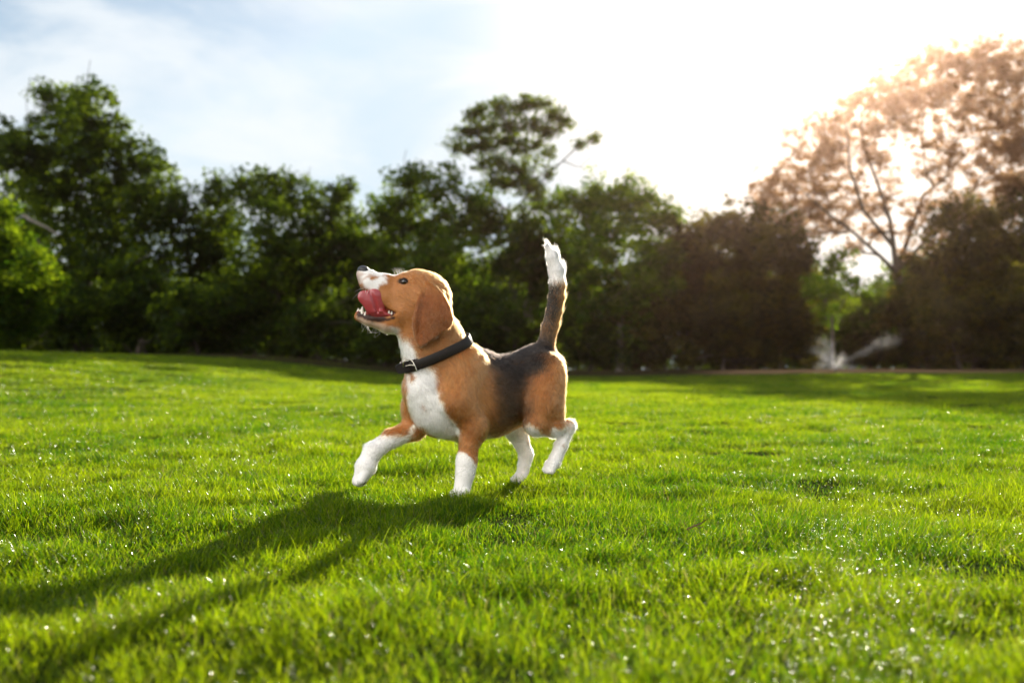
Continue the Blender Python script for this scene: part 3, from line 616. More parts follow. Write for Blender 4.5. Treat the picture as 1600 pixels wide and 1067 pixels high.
def coat_colour(P):
    """markings of the coat as patches in the dog's own body space"""
    n = len(P); Cc = np.tile(np.array(TAN), (n, 1)); wob = (fbm3(P, 60, 1)-.5)*.014+(fbm3(P, 240, 2)-.5)*.008
    def blend(d, col, soft): 
        w_ = np.clip(.5-(d+wob)/soft, 0, 1)[:, None]; Cc[:] = Cc*(1-w_)+np.array(col)*w_
    def caps(pts, r, lat=1.0, L=BL):
        d = np.full(n, 9.)
        for a, b in zip(pts[:-1], pts[1:]): d = np.minimum(d, cone_d(P, a, b, r, r, lat, L))
        return d
    var = fbm3(P, 30, 5)[:, None]; Cc *= .82+.36*var
    # paler, yellower tan on the shoulder and neck top, deeper on the thigh
    blend(caps([sm(752, 560), sm(758, 600), sm(750, 650)], .03), (.42, .188, .066), .05)
    blend(caps([sm(700, 560), sm(720, 600)], .035), (.40, .165, .052), .05)
    # black saddle, fading to brown towards the belly; the same on both sides
    Pm = P.copy(); Pm[:, 1] = np.abs(P[:, 1])
    def caps2(pts, r):
        d = np.full(n, 9.)
        for a, b in zip(pts[:-1], pts[1:]):
            a = np.array([a[0], abs(a[1]), a[2]]); b = np.array([b[0], abs(b[1]), b[2]]); d = np.minimum(d, cone_d(Pm, a, b, r, r))
        return d
    blend(np.minimum(caps2([sm(796, 575), sm(802, 620), sm(796, 664)], .046), caps2([sm(790, 560), sm(838, 558), sm(848, 550)], .026)), (.12, .062, .028), .05)
    blend(caps2([sm(806, 660), sm(780, 672)], .020), (.20, .090, .034), .03)
    blend(np.minimum(caps2([sm(778, 566), sm(800, 585), sm(834, 566)], .034), caps([lm(754, 556), lm(800, 560), lm(850, 548)], .048, 1.4)), BLACK, .034)
    blend(caps2([sm(788, 600), sm(802, 640)], .034), (.042, .025, .015), .055)
    # tail: black in front, tan behind, white tip
    axu = np.interp(P[:, 2], [lm(853, 538)[2], lm(863, 492)[2], lm(868, 446)[2]], [lm(853, 538)[0], lm(863, 492)[0], lm(868, 446)[0]])
    tl_ = caps([lm(848, 552), lm(858, 510), lm(867, 455)], .030); front = P[:, 0]-axu
    blend(np.maximum(tl_, front+.004), (.34, .145, .045), .010)
    blend(np.maximum(tl_, -front-.007), (.016, .011, .009), .008)
    blend(caps([lm(852, 535), lm(858, 515)], .014), (.16, .07, .025), .02)
    blend(np.where(P[:, 0] < .02, lm(868, 447)[2]-P[:, 2], 1.0), WHITE, .012)
    # white legs
    zl = P[:, 2]
    def leg(pts, r, extra=None, soft=.006):
        d = caps(pts, r)
        if extra is not None: d = np.maximum(d, extra)
        blend(d, WHITE, soft)
    a = lm(731, 706, .066); leg([lm(729, 722, .066), lm(720, 780, .066)], .050, zl-a[2]+.016-(P[:, 0]-a[0])*.75)
    fa = lm(612, 684, -.062); fd = lm(575, 712, -.062)-fa; fd /= np.linalg.norm(fd)
    leg([lm(630, 678, -.062), lm(575, 712, -.062), lm(556, 765, -.062)], .046, np.maximum(zl-lm(620, 678, -.062)[2], (lm(637, 682, -.062)-P) @ np.array([1, 0, 0])))
    leg([sm(640, 678), sm(650, 664), sm(655, 653)], .0062)
    leg([sm(825, 669), sm(836, 678), sm(852, 682), sm(868, 677), lm(888, 668, .066), lm(860, 735, .066)], .0155)
    leg([lm(897, 664, .066), lm(880, 700, .066), lm(862, 735, .066)], .026)
    leg([lm(868, 700, .066), lm(858, 735, .066)], .03)
    leg([lm(803, 668, -.066), lm(822, 712, -.066), lm(810, 755, -.066)], .040, zl-lm(812, 662, -.066)[2])
    blend(caps([lm(822, 676, -.05), lm(826, 692, -.05)], .006), (.30, .12, .04), .006)
    # white shirt front and brisket
    blend(np.minimum(caps([sm(646, 580), sm(650, 606), sm(646, 640), sm(650, 655)], .026), np.minimum(caps([sm(664, 590), sm(668, 615), sm(684, 645), sm(704, 672)], .026), caps([sm(650, 645), sm(668, 660), sm(694, 680)], .026))), WHITE, .009)
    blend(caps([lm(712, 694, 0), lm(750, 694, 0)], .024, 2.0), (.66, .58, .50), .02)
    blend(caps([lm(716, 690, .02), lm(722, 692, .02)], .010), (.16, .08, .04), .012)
    blend(caps([sm(642, 583), sm(644, 590)], .009), (.36, .15, .05), .008)
    blend(caps([sm(627, 620), sm(628, 634)], .006), TAN, .008)
    # throat
    blend(caps([sm(604, 520), sm(622, 530), sm(640, 556), sm(652, 572)], .020), WHITE, .010)
    blend(caps([hm(604, 520), lm(632, 548), lm(646, 572)], .020), WHITE, .010)
    blend(caps([hm(566, 509), hm(603, 520)], .011, 2.2, HL), (.74, .62, .50), .014)
    blend(caps([sm(562, 498), sm(580, 506), sm(602, 512)], .0085), (.60, .42, .31), .012)
    # head: tan, white muzzle and blaze
    u, v = head_uv(P); lat = (P-H0) @ HL; hd = (u < 645) & (P[:, 2] > lm(640, 505)[2]) & (P[:, 0] > .12)
    blend(np.where((u < 700) & (P[:, 2] > lm(640, 530)[2]) & (P[:, 0] > .10), caps([sm(610, 470), sm(640, 465), sm(640, 500)], .03), 1.), (.40, .168, .055), .06)
    blend(np.where(hd, np.minimum(caps([hm(572, 432), hm(580, 438), hm(588, 436)], .026), caps([sm(574, 440), sm(584, 449), sm(589, 441), sm(596, 436)], .0125)), 1.), WHITE, .010)
    blend(np.where(hd, caps([hm(580, 424), hm(612, 432), hm(628, 426)], .011, 1.0, HL), 1.), WHITE, .010)
    blend(np.where(hd, caps([hm(562, 434), hm(568, 440)], .012), 1.), (.33, .22, .17), .016)
    for g in (1, -1):
        blend(np.where(hd, caps([hs(577, 437, .020, g), hs(579, 439, .020, g)], .0032), 1.), (.40, .22, .10), .005)
        blend(caps([hs(668, 445, .05, g), hs(652, 480, .055, g)], .02), (.36, .145, .045), .03)
        blend(caps([hs(625, 440.5, .033, g), hs(631, 441, .036, g), hs(637, 444, .036, g)], .0078), (.16, .070, .028), .006)
        blend(caps([hs(627, 440, .035, g), hs(632, 441, .036, g), hs(636, 444, .036, g)], .0062), (.018, .010, .008), .003)
    # lips and mouth lining
    md = poly_d(u, v, MOUTH)*HPX; inm = (u < 624) & (np.abs(lat) < .06) & (P[:, 0] > .15)
    blend(np.where(inm, np.maximum(md-.0012, np.abs(lat)-np.where(v > 487, .030, .017)), 1.), (.34, .070, .060), .004)
    lipd = np.full(n, 9.)
    for g in (1, -1):
        ml = lambda p: p if g > 0 else p-2*((p-H0) @ HL)*HL
        lipd = np.minimum(lipd, caps([ml(sm(a_, b_)) for a_, b_ in ((554, 487.5), (562, 490.5), (572, 495), (584, 498.5), (596, 500), (606, 499.5), (615, 496.5))], .0080))
    blend(np.where((u < 630) & (v > 480) & (P[:, 0] > .15), lipd, 1.), (.060, .032, .027), .004)
    for g in (1, -1):
        blend(np.where(inm & (v > 470), caps([hs(598, 481, .026, g), hs(611, 487, .029, g), hs(619, 491, .031, g), hs(611, 495, .029, g)], .0042), 1.), (.030, .018, .015), .003)
    return np.clip(Cc, 0, 1), np.where(inm, np.minimum(md, lipd), 1.)
def vnormals(V, Q):
    fn = np.cross(V[Q[:, 2]]-V[Q[:, 0]], V[Q[:, 3]]-V[Q[:, 1]]); vn = np.zeros_like(V)
    for i in range(4): np.add.at(vn, Q[:, i], fn)
    return vn/(np.linalg.norm(vn, axis=1)[:, None]+1e-12)
def relax(V, Q, it, lam=.5):
    E = np.concatenate([Q[:, [0, 1]], Q[:, [1, 2]], Q[:, [2, 3]], Q[:, [3, 0]]])
    for i in range(it*2):
        s = np.zeros_like(V); c = np.zeros(len(V)); 
        np.add.at(s, E[:, 0], V[E[:, 1]]); np.add.at(s, E[:, 1], V[E[:, 0]]); np.add.at(c, E[:, 0], 1); np.add.at(c, E[:, 1], 1)
        V = V+(lam if i % 2 == 0 else -lam*1.03)*(s/c[:, None]-V)
    return V
def fur(name, V, Q, col, flowv, length, density, parent, mat, seed, rad=.00028, lift=.35, wild=.25, jitter=None, calm=None):
    """short hair combed along the coat: one hair object"""
    rng = np.random.default_rng(seed); n = vnormals(V, Q)
    ar = np.linalg.norm(np.cross(V[Q[:, 2]]-V[Q[:, 0]], V[Q[:, 3]]-V[Q[:, 1]]), axis=1)*.5
    wq = ar*density[Q].mean(1); tot = int(wq.sum()); qi = rng.choice(len(Q), tot, p=wq/wq.sum())
    a, b = rng.random(tot)[:, None], rng.random(tot)[:, None]; q = Q[qi]
    def ip(A): return (A[q[:, 0]]*(1-a)+A[q[:, 1]]*a)*(1-b)+(A[q[:, 3]]*(1-a)+A[q[:, 2]]*a)*b
    P, nn, fl, cc = ip(V), ip(n), ip(flowv), ip(col); ln = ip(length[:, None])*(.6+.7*rng.random(tot)[:, None])
    nn /= np.linalg.norm(nn, axis=1)[:, None]; fl = fl-(fl*nn).sum(1)[:, None]*nn; fl /= np.linalg.norm(fl, axis=1)[:, None]+1e-9
    # locks: a slow wandering of the combing direction shared by neighbours
    side = np.cross(nn, fl); wa = (fbm3(P, 45, seed)-.5)*1.5+(fbm3(P, 160, seed+3)-.5)*1.3+rng.normal(0, wild, tot)
    if calm is not None: wa = wa*ip(calm[:, None])[:, 0]
    dirv = fl*np.cos(wa)[:, None]+side*np.sin(wa)[:, None]
    guard = (rng.random(tot) < .07)[:, None]; ln = ln*np.where(guard, 1.45, 1.); lf = lift*(.6+.8*rng.random(tot)[:, None])*np.where(guard, 1.6, 1.)*(1. if calm is None else np.clip(ip(calm[:, None])+.1, .5, 1)); K = 4; pts = np.zeros((tot, K, 3), np.float32)
    for k in range(K):
        s = k/(K-1); pts[:, k] = P-nn*.0006+(dirv*(s-.12*s*s)+nn*lf*(s-.62*s*s))*ln
    if jitter is not None:
        cc = coat_colour(P+rng.normal(0, 1, (tot, 3))*ip(jitter[:, None]))[0]
    # streaks of lighter and darker hair running with the coat
    a1, a2 = (P*side).sum(1), (P*fl).sum(1); yy = P @ np.array([.3, .8, .5])
    st = vnoise(a1*210+yy*60, a2*42+yy*20, seed+7)*.6+vnoise(a1*480+yy*90, a2*90, seed+8)*.4
    amp = np.where(cc.max(1) > .6, .30, .95)
    cc = cc*((1+amp*(st-.5)*1.5)*(.78+.42*rng.random(tot)))[:, None]
    hc_ = bpy.data.hair_curves.new(name); hc_.add_curves([K]*tot)
    hc_.attributes['position'].data.foreach_set('vector', pts.ravel())
    ra = hc_.attributes.get('radius') or hc_.attributes.new('radius', 'FLOAT', 'POINT')
    ra.data.foreach_set('value', np.tile(np.array([1, .85, .6, .12], np.float32)*rad, tot))
    ca = hc_.attributes.new('coat', 'FLOAT_COLOR', 'CURVE'); ca.data.foreach_set('color', np.concatenate([cc, np.ones((tot, 1))], 1).astype(np.float32).ravel())
    hc_.materials.append(mat); o = bpy.data.objects.new(name, hc_); C.objects.link(o); o.parent = parent
    return o
def simple_mat(name, col, rough=.5, spec=.5, sss=0, metal=0, coat=0, bump=None):
    m, t = new_mat(name); out = N(t, 'ShaderNodeOutputMaterial'); b = N(t, 'ShaderNodeBsdfPrincipled'); t.links.new(b.outputs[0], out.inputs[0])
    g = N(t, 'ShaderNodeTexCoord'); n = N(t, 'ShaderNodeTexNoise'); n.inputs['Scale'].default_value = bump[0] if bump else 60; n.inputs['Detail'].default_value = 4; t.links.new(g.outputs['Object'], n.inputs['Vector'])
    t.links.new(mixc(t, n.outputs[0], tuple(c*.75 for c in col), tuple(min(1, c*1.25) for c in col)), b.inputs['Base Color'])
    b.inputs['Roughness'].default_value = rough; b.inputs['Specular IOR Level'].default_value = spec; b.inputs['Metallic'].default_value = metal; b.inputs['Coat Weight'].default_value = coat; b.inputs['Coat Roughness'].default_value = .15
    if sss: b.inputs['Subsurface Weight'].default_value = sss; b.inputs['Subsurface Radius'].default_value = (.006, .002, .0015); b.inputs['Subsurface Scale'].default_value = 1
    if bump: bp = N(t, 'ShaderNodeBump'); bp.inputs['Strength'].default_value = bump[1]; bp.inputs['Distance'].default_value = .002; t.links.new(n.outputs[0], bp.inputs['Height']); t.links.new(bp.outputs[0], b.inputs['Normal'])
    return m
FUR = 1.0
def build_dog():
    root = empty("dog", DOG_O, TH)
    tag(root, "tan, black and white beagle trotting with head raised, tongue curled up and tail held high", "dog")
    f, flow = build_field(.003)
    V, Q = f.nets(); V = relax(V, Q, 4)
    nrm = vnormals(V, Q)
    BVH[0] = BVHTree.FromPolygons([tuple(p) for p in V], [tuple(q) for q in Q])
    # combing direction: that of the nearest limbs, smoothly weighted
    fl = np.zeros_like(V)
    for a, b, ra, rb, lat, L, d in flow:
        dist = np.abs(cone_d(V, a, b, ra, rb, lat, L)); fl += np.exp(-dist/.012)[:, None]*(d/(np.linalg.norm(d)+1e-9))
    fl += np.array([0, 0, -.25])*(1-np.clip((V[:, 2]-.40)/.05, 0, 1))[:, None]
    col, md = coat_colour(V)
    print("dog verts", len(V))
    skin = coat_material("dog_skin"); furm = coat_material("dog_fur", hair=True)
    body = mesh_obj("body", V, [Q], skin, root, True, {'coat': np.concatenate([col, np.ones((len(V), 1))], 1)})
    # fur length and density
    ln = np.full(len(V), .011); u, v = head_uv(V); head = (V[:, 0] > .12) & (V[:, 2] > lm(640, 520)[2])
    ln[head] = np.interp(u[head], [560, 600, 640, 690], [.0022, .004, .006, .010])
    ln[V[:, 2] < .12] = .006; ln[V[:, 2] < .05] = .0026; lp = lm(562, 748, -.062); ln[np.linalg.norm(V-lp, axis=1) < .035] = .0024
    neckd = cone_d(V, lm(672, 520), lm(700, 590), .075, .09); ln = np.where((neckd < .01) & (u > 640), .016, ln)
    tl_ = cone_d(V, lm(856, 520), lm(860, 385), .02, .02); tail = (tl_ < .02) & (V[:, 2] > lm(850, 535)[2]) & (V[:, 0] < 0)
    rear = np.clip(-nrm[:, 0], 0, 1); ln = np.where(tail, .011+.017*rear, ln)
    den = np.full(len(V), 520000.0*FUR); den[md < .0025] = 0; den = np.where(tail, den*3.2, den); den[head] *= 1.7
    lift = .35
    ey = np.minimum(np.linalg.norm(V-hs(631.5, 441, .036), axis=1), np.linalg.norm(V-hs(631.5, 441, .036, -1), axis=1)); den[ey < .0105] = 0
    nd = np.linalg.norm(V-hm(565, 424), axis=1); den[nd < .013] = 0
    jit = np.full(len(V), .0045); jit[head] = .0016; jit = np.where((np.abs(V[:, 0]+.09) < .11) & (V[:, 2] > .17), .010, jit)
    fur("fur", V, Q, col, fl, ln, den, body, furm, 3, jitter=jit, calm=np.where(tail, .45, 1.))
    build_head_parts(root, skin, furm)
    return root
def build_head_parts(root, skin, furm):
    s = HPX
    # ears: thin hanging flaps
    c0 = hm(676, 492, .055); g = Field(c0-.10, c0+.10, .0022)
    def earf(P):
        u, v = px(P); lat = (P-H0) @ HL; d2 = poly_d(u, v, EAR)*s
        t_ = np.clip((v-440)/100, 0, 1); l0 = .0500+.0250*np.sin(np.clip(t_*1.5, 0, 1)*np.pi*.5)-.012*np.clip(t_-.55, 0, 1)+.006*np.clip((u-680)/28, -1, 1)*t_-.004*((u-676)/25)**2*t_
        l0 = l0+.0055*np.sin((u-650)/58*np.pi*1.6)*t_+.004*np.exp(-((u-648-(500-v)*.12)/6)**2)-.006*np.exp(-((u-662-(v-450)*.05)/7)**2)*np.clip((500-v)/50, 0, 1)
        th = .0045+.003*(1-t_); q0 = d2+.004; q1 = np.abs(lat-l0)-th+.004
        return np.minimum(np.maximum(q0, q1), 0)+np.sqrt(np.maximum(q0, 0)**2+np.maximum(q1, 0)**2)-.004
    g.put(earf, c0-.10, c0+.10, .004)
    g.cone(hm(668, 447, .040), hm(688, 458, .044), .010, .011, .010)
    V0, Q0 = g.nets(); V0 = relax(V0, Q0, 5)
    for sg in (1, -1):
        V, Q = V0.copy(), Q0
        if sg < 0: V = V-2*((V-H0) @ HL)[:, None]*HL; Q = Q0[:, ::-1]
        v = px(V0)[1]; n = len(V); cc = np.tile(np.array(RUST), (n, 1))*(.75+.5*fbm3(V0, 35, 8))[:, None]
        inner = np.clip((-(vnormals(V, Q) @ HL)*sg-.2)/.5, 0, 1)[:, None]; cc = cc*(1-inner)+np.array((.55, .38, .28))*inner
        top = np.clip((464-v)/22, 0, 1)[:, None]; cc = cc*(1-top)+np.array(TAN)*.9*top
        e = mesh_obj("ear", V, [Q], skin, root, True, {'coat': np.concatenate([cc, np.ones((n, 1))], 1)})
        d = hs(655, 540, .055, sg)-hs(675, 445, .055, sg)
        fur("fur", V, Q, cc, np.tile(d, (n, 1)), np.full(n, .0075), np.full(n, 800000.*FUR), e, furm, 20+sg, lift=.34, wild=.25)
    # eyes: set a little into the lids, at the surface the head has there
    eh = [((sm(631.5+du, 441+dv)-H0) @ HL) for du, dv in ((-9, 1), (9, 3), (0, 9), (0, -8))]; EYE_L = float(np.mean(eh)); print('eye', eh)
    HFU = np.array([HF[0]*math.cos(R(17)), HF[1]*math.cos(R(17)), math.sin(R(17))])
    me, t = new_mat("dog_eye"); out = N(t, 'ShaderNodeOutputMaterial'); b = N(t, 'ShaderNodeBsdfPrincipled'); t.links.new(b.outputs[0], out.inputs[0])
    a = N(t, 'ShaderNodeAttribute', attribute_name='coat'); t.links.new(a.outputs['Color'], b.inputs['Base Color']); b.inputs['Roughness'].default_value = .06; b.inputs['Coat Weight'].default_value = 1; b.inputs['Coat Roughness'].default_value = .02
    for sg in (1, -1):
        c = hs(631.5, 441, EYE_L-.0062, sg); r = .0091
        look = HL*sg*.86+HFU*.30+np.array([0, 0, .20]); look /= np.linalg.norm(look)
        th, ph = np.meshgrid(np.linspace(0, np.pi, 25), np.linspace(0, 2*np.pi, 32, endpoint=False), indexing='ij')
        x = np.cross(look, UP); x /= np.linalg.norm(x); y = np.cross(look, x)
        D = np.cos(th)[..., None]*look+np.sin(th)[..., None]*(np.cos(ph)[..., None]*x+np.sin(ph)[..., None]*y)
        V = (c+r*D*(1+.06*np.clip((np.cos(th)-.75)/.25, 0, 1))[..., None]).reshape(-1, 3)
        i = (np.arange(24)[:, None]*32+np.arange(32)[None]); j = (np.arange(24)[:, None]*32+(np.arange(32)[None]+1) % 32)
        Qe = np.stack([i, i+32, j+32, j], -1).reshape(-1, 4)
        ct = np.cos(th).ravel(); cc = np.where(ct[:, None] > .90, np.array((.003, .003, .004)), np.where(ct[:, None] > .50, np.array((.030, .013, .006)), np.array((.42, .36, .33))))
        mesh_obj("eye", V, [Qe], me, root, True, {'coat': np.concatenate([cc, np.ones((len(cc), 1))], 1)})
    lid = simple_mat("dog_eyelid", (.020, .012, .010), .5, .3)
    for sg in (1, -1):
        T = Tubes(); mr = lambda p: p if sg > 0 else p-2*((p-H0) @ HL)*HL
        def out_(u, v, d): p = hs(631.5, 441, EYE_L-.0062); q_ = CAMD-p; x_ = hm(631.5+(u-631.5)*1.12, 441+(v-441)*1.14, EYE_L); y_ = x_-p; y_ -= (y_ @ q_)/(q_ @ q_)*q_; n_ = q_/np.linalg.norm(q_); return mr(p+y_+n_*(math.sqrt(max(.0098**2-y_ @ y_, 0))+d))
        T.add(np.array([out_(625.8, 440.6, 0), out_(628, 437.4, .0002), out_(632, 436.2, .0003), (out_(635.5, 438.6, .0002)), out_(637.6, 443.6, 0)]), [.0012, .0021, .0024, .0021, .0012], 8)
        T.add(np.array([out_(625.8, 440.6, 0), out_(628.5, 443.8, .0001), out_(632.5, 446.0, .0001), out_(637.6, 443.8, 0)]), [.0012, .0015, .0016, .0012], 8)
        T.build("eyelid", lid, root, np.zeros(3))
    # nose
    g = Field(hm(565, 426)-.03, hm(565, 426)+.03, .0012); HN = np.cross(HFU, HL)
    g.ell(hm(568.5, 423.5), (10*s, 10.5*s, 8*s), (HFU, HL, HN), .004); g.ell(hm(564.5, 427), (6*s, 7.5*s, 8*s), (HFU, HL, HN), .005)
    for sg in (1, -1):
        g.cone(hm(566, 424, sg*.008), hm(573, 424, sg*.012), .0045, .003, .003)
        g.cone(hm(560, 425, sg*.0085), hm(571, 427.5, sg*.016), .0022, .0016, .0015, op='sub')
    g.cone(hm(557, 423), hm(559, 438), .0008, .0008, .002, op='sub')
    V, Q = g.nets(); V = relax(V, Q, 2); mesh_obj("nose", V, [Q], simple_mat("dog_nose", (.022, .020, .022), .32, .6, bump=(900, .5)), root, True)
    # tongue: comes out of the mouth and curls up over the near upper lip
    g = Field(hm(582, 474, .02)-.065, hm(582, 474, .02)+.065, .0015)
    cl = [(612, 494, .004, 10), (600, 493, .010, 11), (591, 487, .018, 12), (586, 477, .025, 13), (581, 470, .029, 13)]
    cl = [(hm(u, v, l), r*s) for u, v, l, r in cl]
    for i, ((a, ra), (b, rb)) in enumerate(zip(cl[:-1], cl[1:])):
        # broad in the side view, thin across
        nrm = HL if i >= 2 else UP
        g.cone(a, b, ra, rb, .006, .31, nrm)
    g.cone(hm(569, 464, .030), hm(581, 470, .030), 10*s, 11*s, .004, .30, HL)
    g.cone(hm(585.5, 461.5, .0325), hm(585, 474, .029), 10*s, 11*s, .004, .32, HL)
    g.cone(hm(577, 447, .036), hm(578, 459, .036), .0035, .0018, .003, op='sub'); g.cone(hm(578, 452, .041), hm(590, 487, .031), .0030, .0020, .006, op='sub')   # notch and midline groove
    V, Q = g.nets(); V = relax(V, Q, 3)
    mesh_obj("tongue", V, [Q], simple_mat("dog_tongue", (.40, .052, .060), .24, .5, sss=.25, coat=.8, bump=(700, .35)), root, True)
    # teeth
    tm = simple_mat("dog_tooth", (.80, .76, .66), .25, .5)
    spec_ = [(559, 488, 482, .004, 1.8), (562, 488, 483, .008, 1.7), (565.5, 490, 479.5, .011, 2.4), (570, 492, 487, .015, 1.9),
             (603, 497, 488, .021, 2.4), (607, 497, 486, .022, 3.0), (611.5, 497, 487, .023, 3.0), (616, 496, 489.5, .023, 2.4), (559, 488, 483, -.003, 1.8), (565, 490, 480, -.012, 2.3), (607, 497, 487, -.022, 3.0), (612, 497, 488, -.023, 3.0)]
    for u, v0, v1, l, r in spec_:
        g = Field(hm(u, v0, l)-.02, hm(u, v0, l)+.02, .0008); g.cone(hm(u, v0, l), hm(u+.8, v1, l), r*s*1.25, r*s*.35, .002)
        V, Q = g.nets(); mesh_obj("tooth", V, [Q], tm, root, True)
    # whiskers
    rng = np.random.default_rng(4); wm = simple_mat("dog_whisker", (.75, .70, .62), .4)
    def hair(pts, r):
        T = Tubes(); T.add(np.array(pts), r, 4); T.build("whisker", wm, root, np.zeros(3))
    for sg in (1, -1):
        for i in range(9):
            u0, v0 = 566+rng.random()*22, 440+rng.random()*16; a = hs(u0, v0, .022, sg); d = HL*sg*rng.uniform(.3, .8)+HF*rng.uniform(-.1, .6)+UP*rng.uniform(-.7, .1); L_ = rng.uniform(.018, .035)
            hair([a, a+d*L_*.5, a+d*L_+np.array([0, 0, -.003])], [.00022, .00018, .00006])
        for i in range(8):
            u0 = 560+rng.random()*40; a = hs(u0, 504+(u0-560)*.3, .010, sg); d = UP*-rng.uniform(.5, 1)+HF*rng.uniform(-.5, .8)+HL*rng.uniform(-.5, .5); L_ = rng.uniform(.010, .024)
            hair([a, a+d*L_*.5, a+d*L_], [.00022, .00018, .00006])
        for i in range(4):
            a = hs(622+i*4, 428, .02, sg); hair([a, a+UP*.010+HF*.004, a+UP*.016+HF*.010], [.0002, .00016, .00006])
    hair([hm(577, 508, .008), hm(576, 514, .010), hm(580, 519, .012), hm(588, 520, .012), hm(598, 517, .012)], [.0003, .0003, .00028, .00025, .0001])
    # dark pads of the lifted paw
    pm = simple_mat("dog_pad", (.06, .035, .03), .6, .3, bump=(500, .5))
    for cs_ in ([(lm(567, 753.5, -.060+dl), (.0085, .0062, .0060)) for dl in (-.012, 0, .012)], [(lm(578, 722.5, -.053), (.0045, .005, .0065))]):
        g = Field(cs_[0][0]-.04, cs_[0][0]+.04, .0015)
        for c_, r_ in cs_: g.ell(c_, r_, (np.array([1, 0, 0.]), BL, UP), .004)
        V, Q = g.nets(); mesh_obj("paw_pad", V, [Q], pm, root, True)
def build_collar():
    # a leather band round the neck, in the tilted plane through its high back and low front
    top, bot = lm(723, 531, 0), lm(636, 573, 0); c = (top+bot)/2; ax1 = (top-bot)/2; ra = np.linalg.norm(ax1); ax1 = ax1/ra; ax2 = BL
    nrm = np.cross(ax1, ax2); nrm /= np.linalg.norm(nrm); nrm = nrm*np.sign(nrm[2])
    root = empty("dog_collar", DOG_O+B2W @ c); root.rotation_euler = (0, 0, TH)
    tag(root, "dark brown leather collar with a metal buckle round the dog's neck", "collar")
    K = 128; th = np.arange(K)/K*2*np.pi; W2 = 7.6*PX; TK = .0016
    dirs = ax1*np.cos(th)[:, None]+ax2*np.sin(th)[:, None]; rad = np.zeros((3, K))
    for j, off in enumerate((-W2, 0, W2)):
        for i in range(K):
            o_ = c+dirs[i]*.16+nrm*off; h_ = BVH[0].ray_cast(Vector(o_), Vector(-dirs[i])); rad[j, i] = .16-h_[3] if h_[0] is not None else np.nan
    rad = np.nanmax(rad, 0); rad = np.minimum(rad, np.nanmedian(rad)*1.5)
    for _ in range(6): rad = (np.roll(rad, 1)+np.roll(rad, -1)+2*rad)/4
    rad = rad+.0035
    prof = [(-W2, 0), (-W2, TK), (-W2*.85, TK*1.7), (W2*.85, TK*1.7), (W2, TK), (W2, 0)]
    rings = [dirs*(rad+t_)[:, None]+nrm*o for o, t_ in prof]; V = np.concatenate(rings); F = []
    for i in range(len(prof)):
        i2 = (i+1) % len(prof)
        a = i*K+np.arange(K); b = i*K+(np.arange(K)+1) % K; F.append(np.stack([a, b, b-i*K+i2*K, a-i*K+i2*K], 1))
    def on(u, v, d=0.0):
        """on the neck's surface at u, v, raised d towards the viewer, relative to the collar"""
        p = sm(u, v); q_ = CAMD-p; return p+q_/np.linalg.norm(q_)*d-c
    lea = simple_mat("collar_leather", (.016, .011, .0095), .48, .35, bump=(900, .25)); met = simple_mat("collar_metal", (.62, .58, .50), .25, .5, metal=1)
    mesh_obj("strap", V, [np.concatenate(F)], lea, root, True)
    # free end of the strap, through the keeper, sticking out at the front
    e0 = on(655, 567.5, .005); e1 = on(641, 571, .007); e2 = e1+(lm(619, 578, .03)-lm(641, 571, .03)); up = nrm; out_ = np.cross(e2-e0, up); out_ /= np.linalg.norm(out_)
    V, F = [], []
    for p, k in ((e0, 1), (e1, 1), (e1*.15+e2*.85, .97), (e2, .70)):
        for sx, sy in ((-1, -1), (1, -1), (1, 1), (-1, 1)): V.append(p+up*sx*W2*k+out_*sy*.0016)
    for i in range(3):
        for j in range(4): F.append((i*4+j, i*4+(j+1) % 4, i*4+4+(j+1) % 4, i*4+4+j))
    F += [(3, 2, 1, 0), (12, 13, 14, 15)]
    mesh_obj("strap_end", np.array(V), [np.array(F)], lea, root)
    T = Tubes(); 
    q = lambda u, v, d: on(max(u, 641), v, d)+(lm(u, v, .03)-lm(max(u, 641), v, .03))
    T.add(np.array([q(630, 573, .008), q(630, 566, .009), q(633, 562.5, .010), q(640, 561.5, .010), q(645, 565, .011), q(649, 573, .011), q(651, 579, .010)]), [.0017]*7, 8)
    T.add(np.array([q(633, 572, .012), q(642, 570, .012), q(648, 571, .012)]), [.0014]*3, 6)
    T.build("buckle", met, root, np.zeros(3))
    T = Tubes()
    T.add(np.array([on(720, 521, .008), on(724, 525, .009), on(726, 531, .009), on(725, 537, .008)]), [.0016]*4, 8)
    T.build("strap_ring", met, root, np.zeros(3))
build_dog(); build_collar()
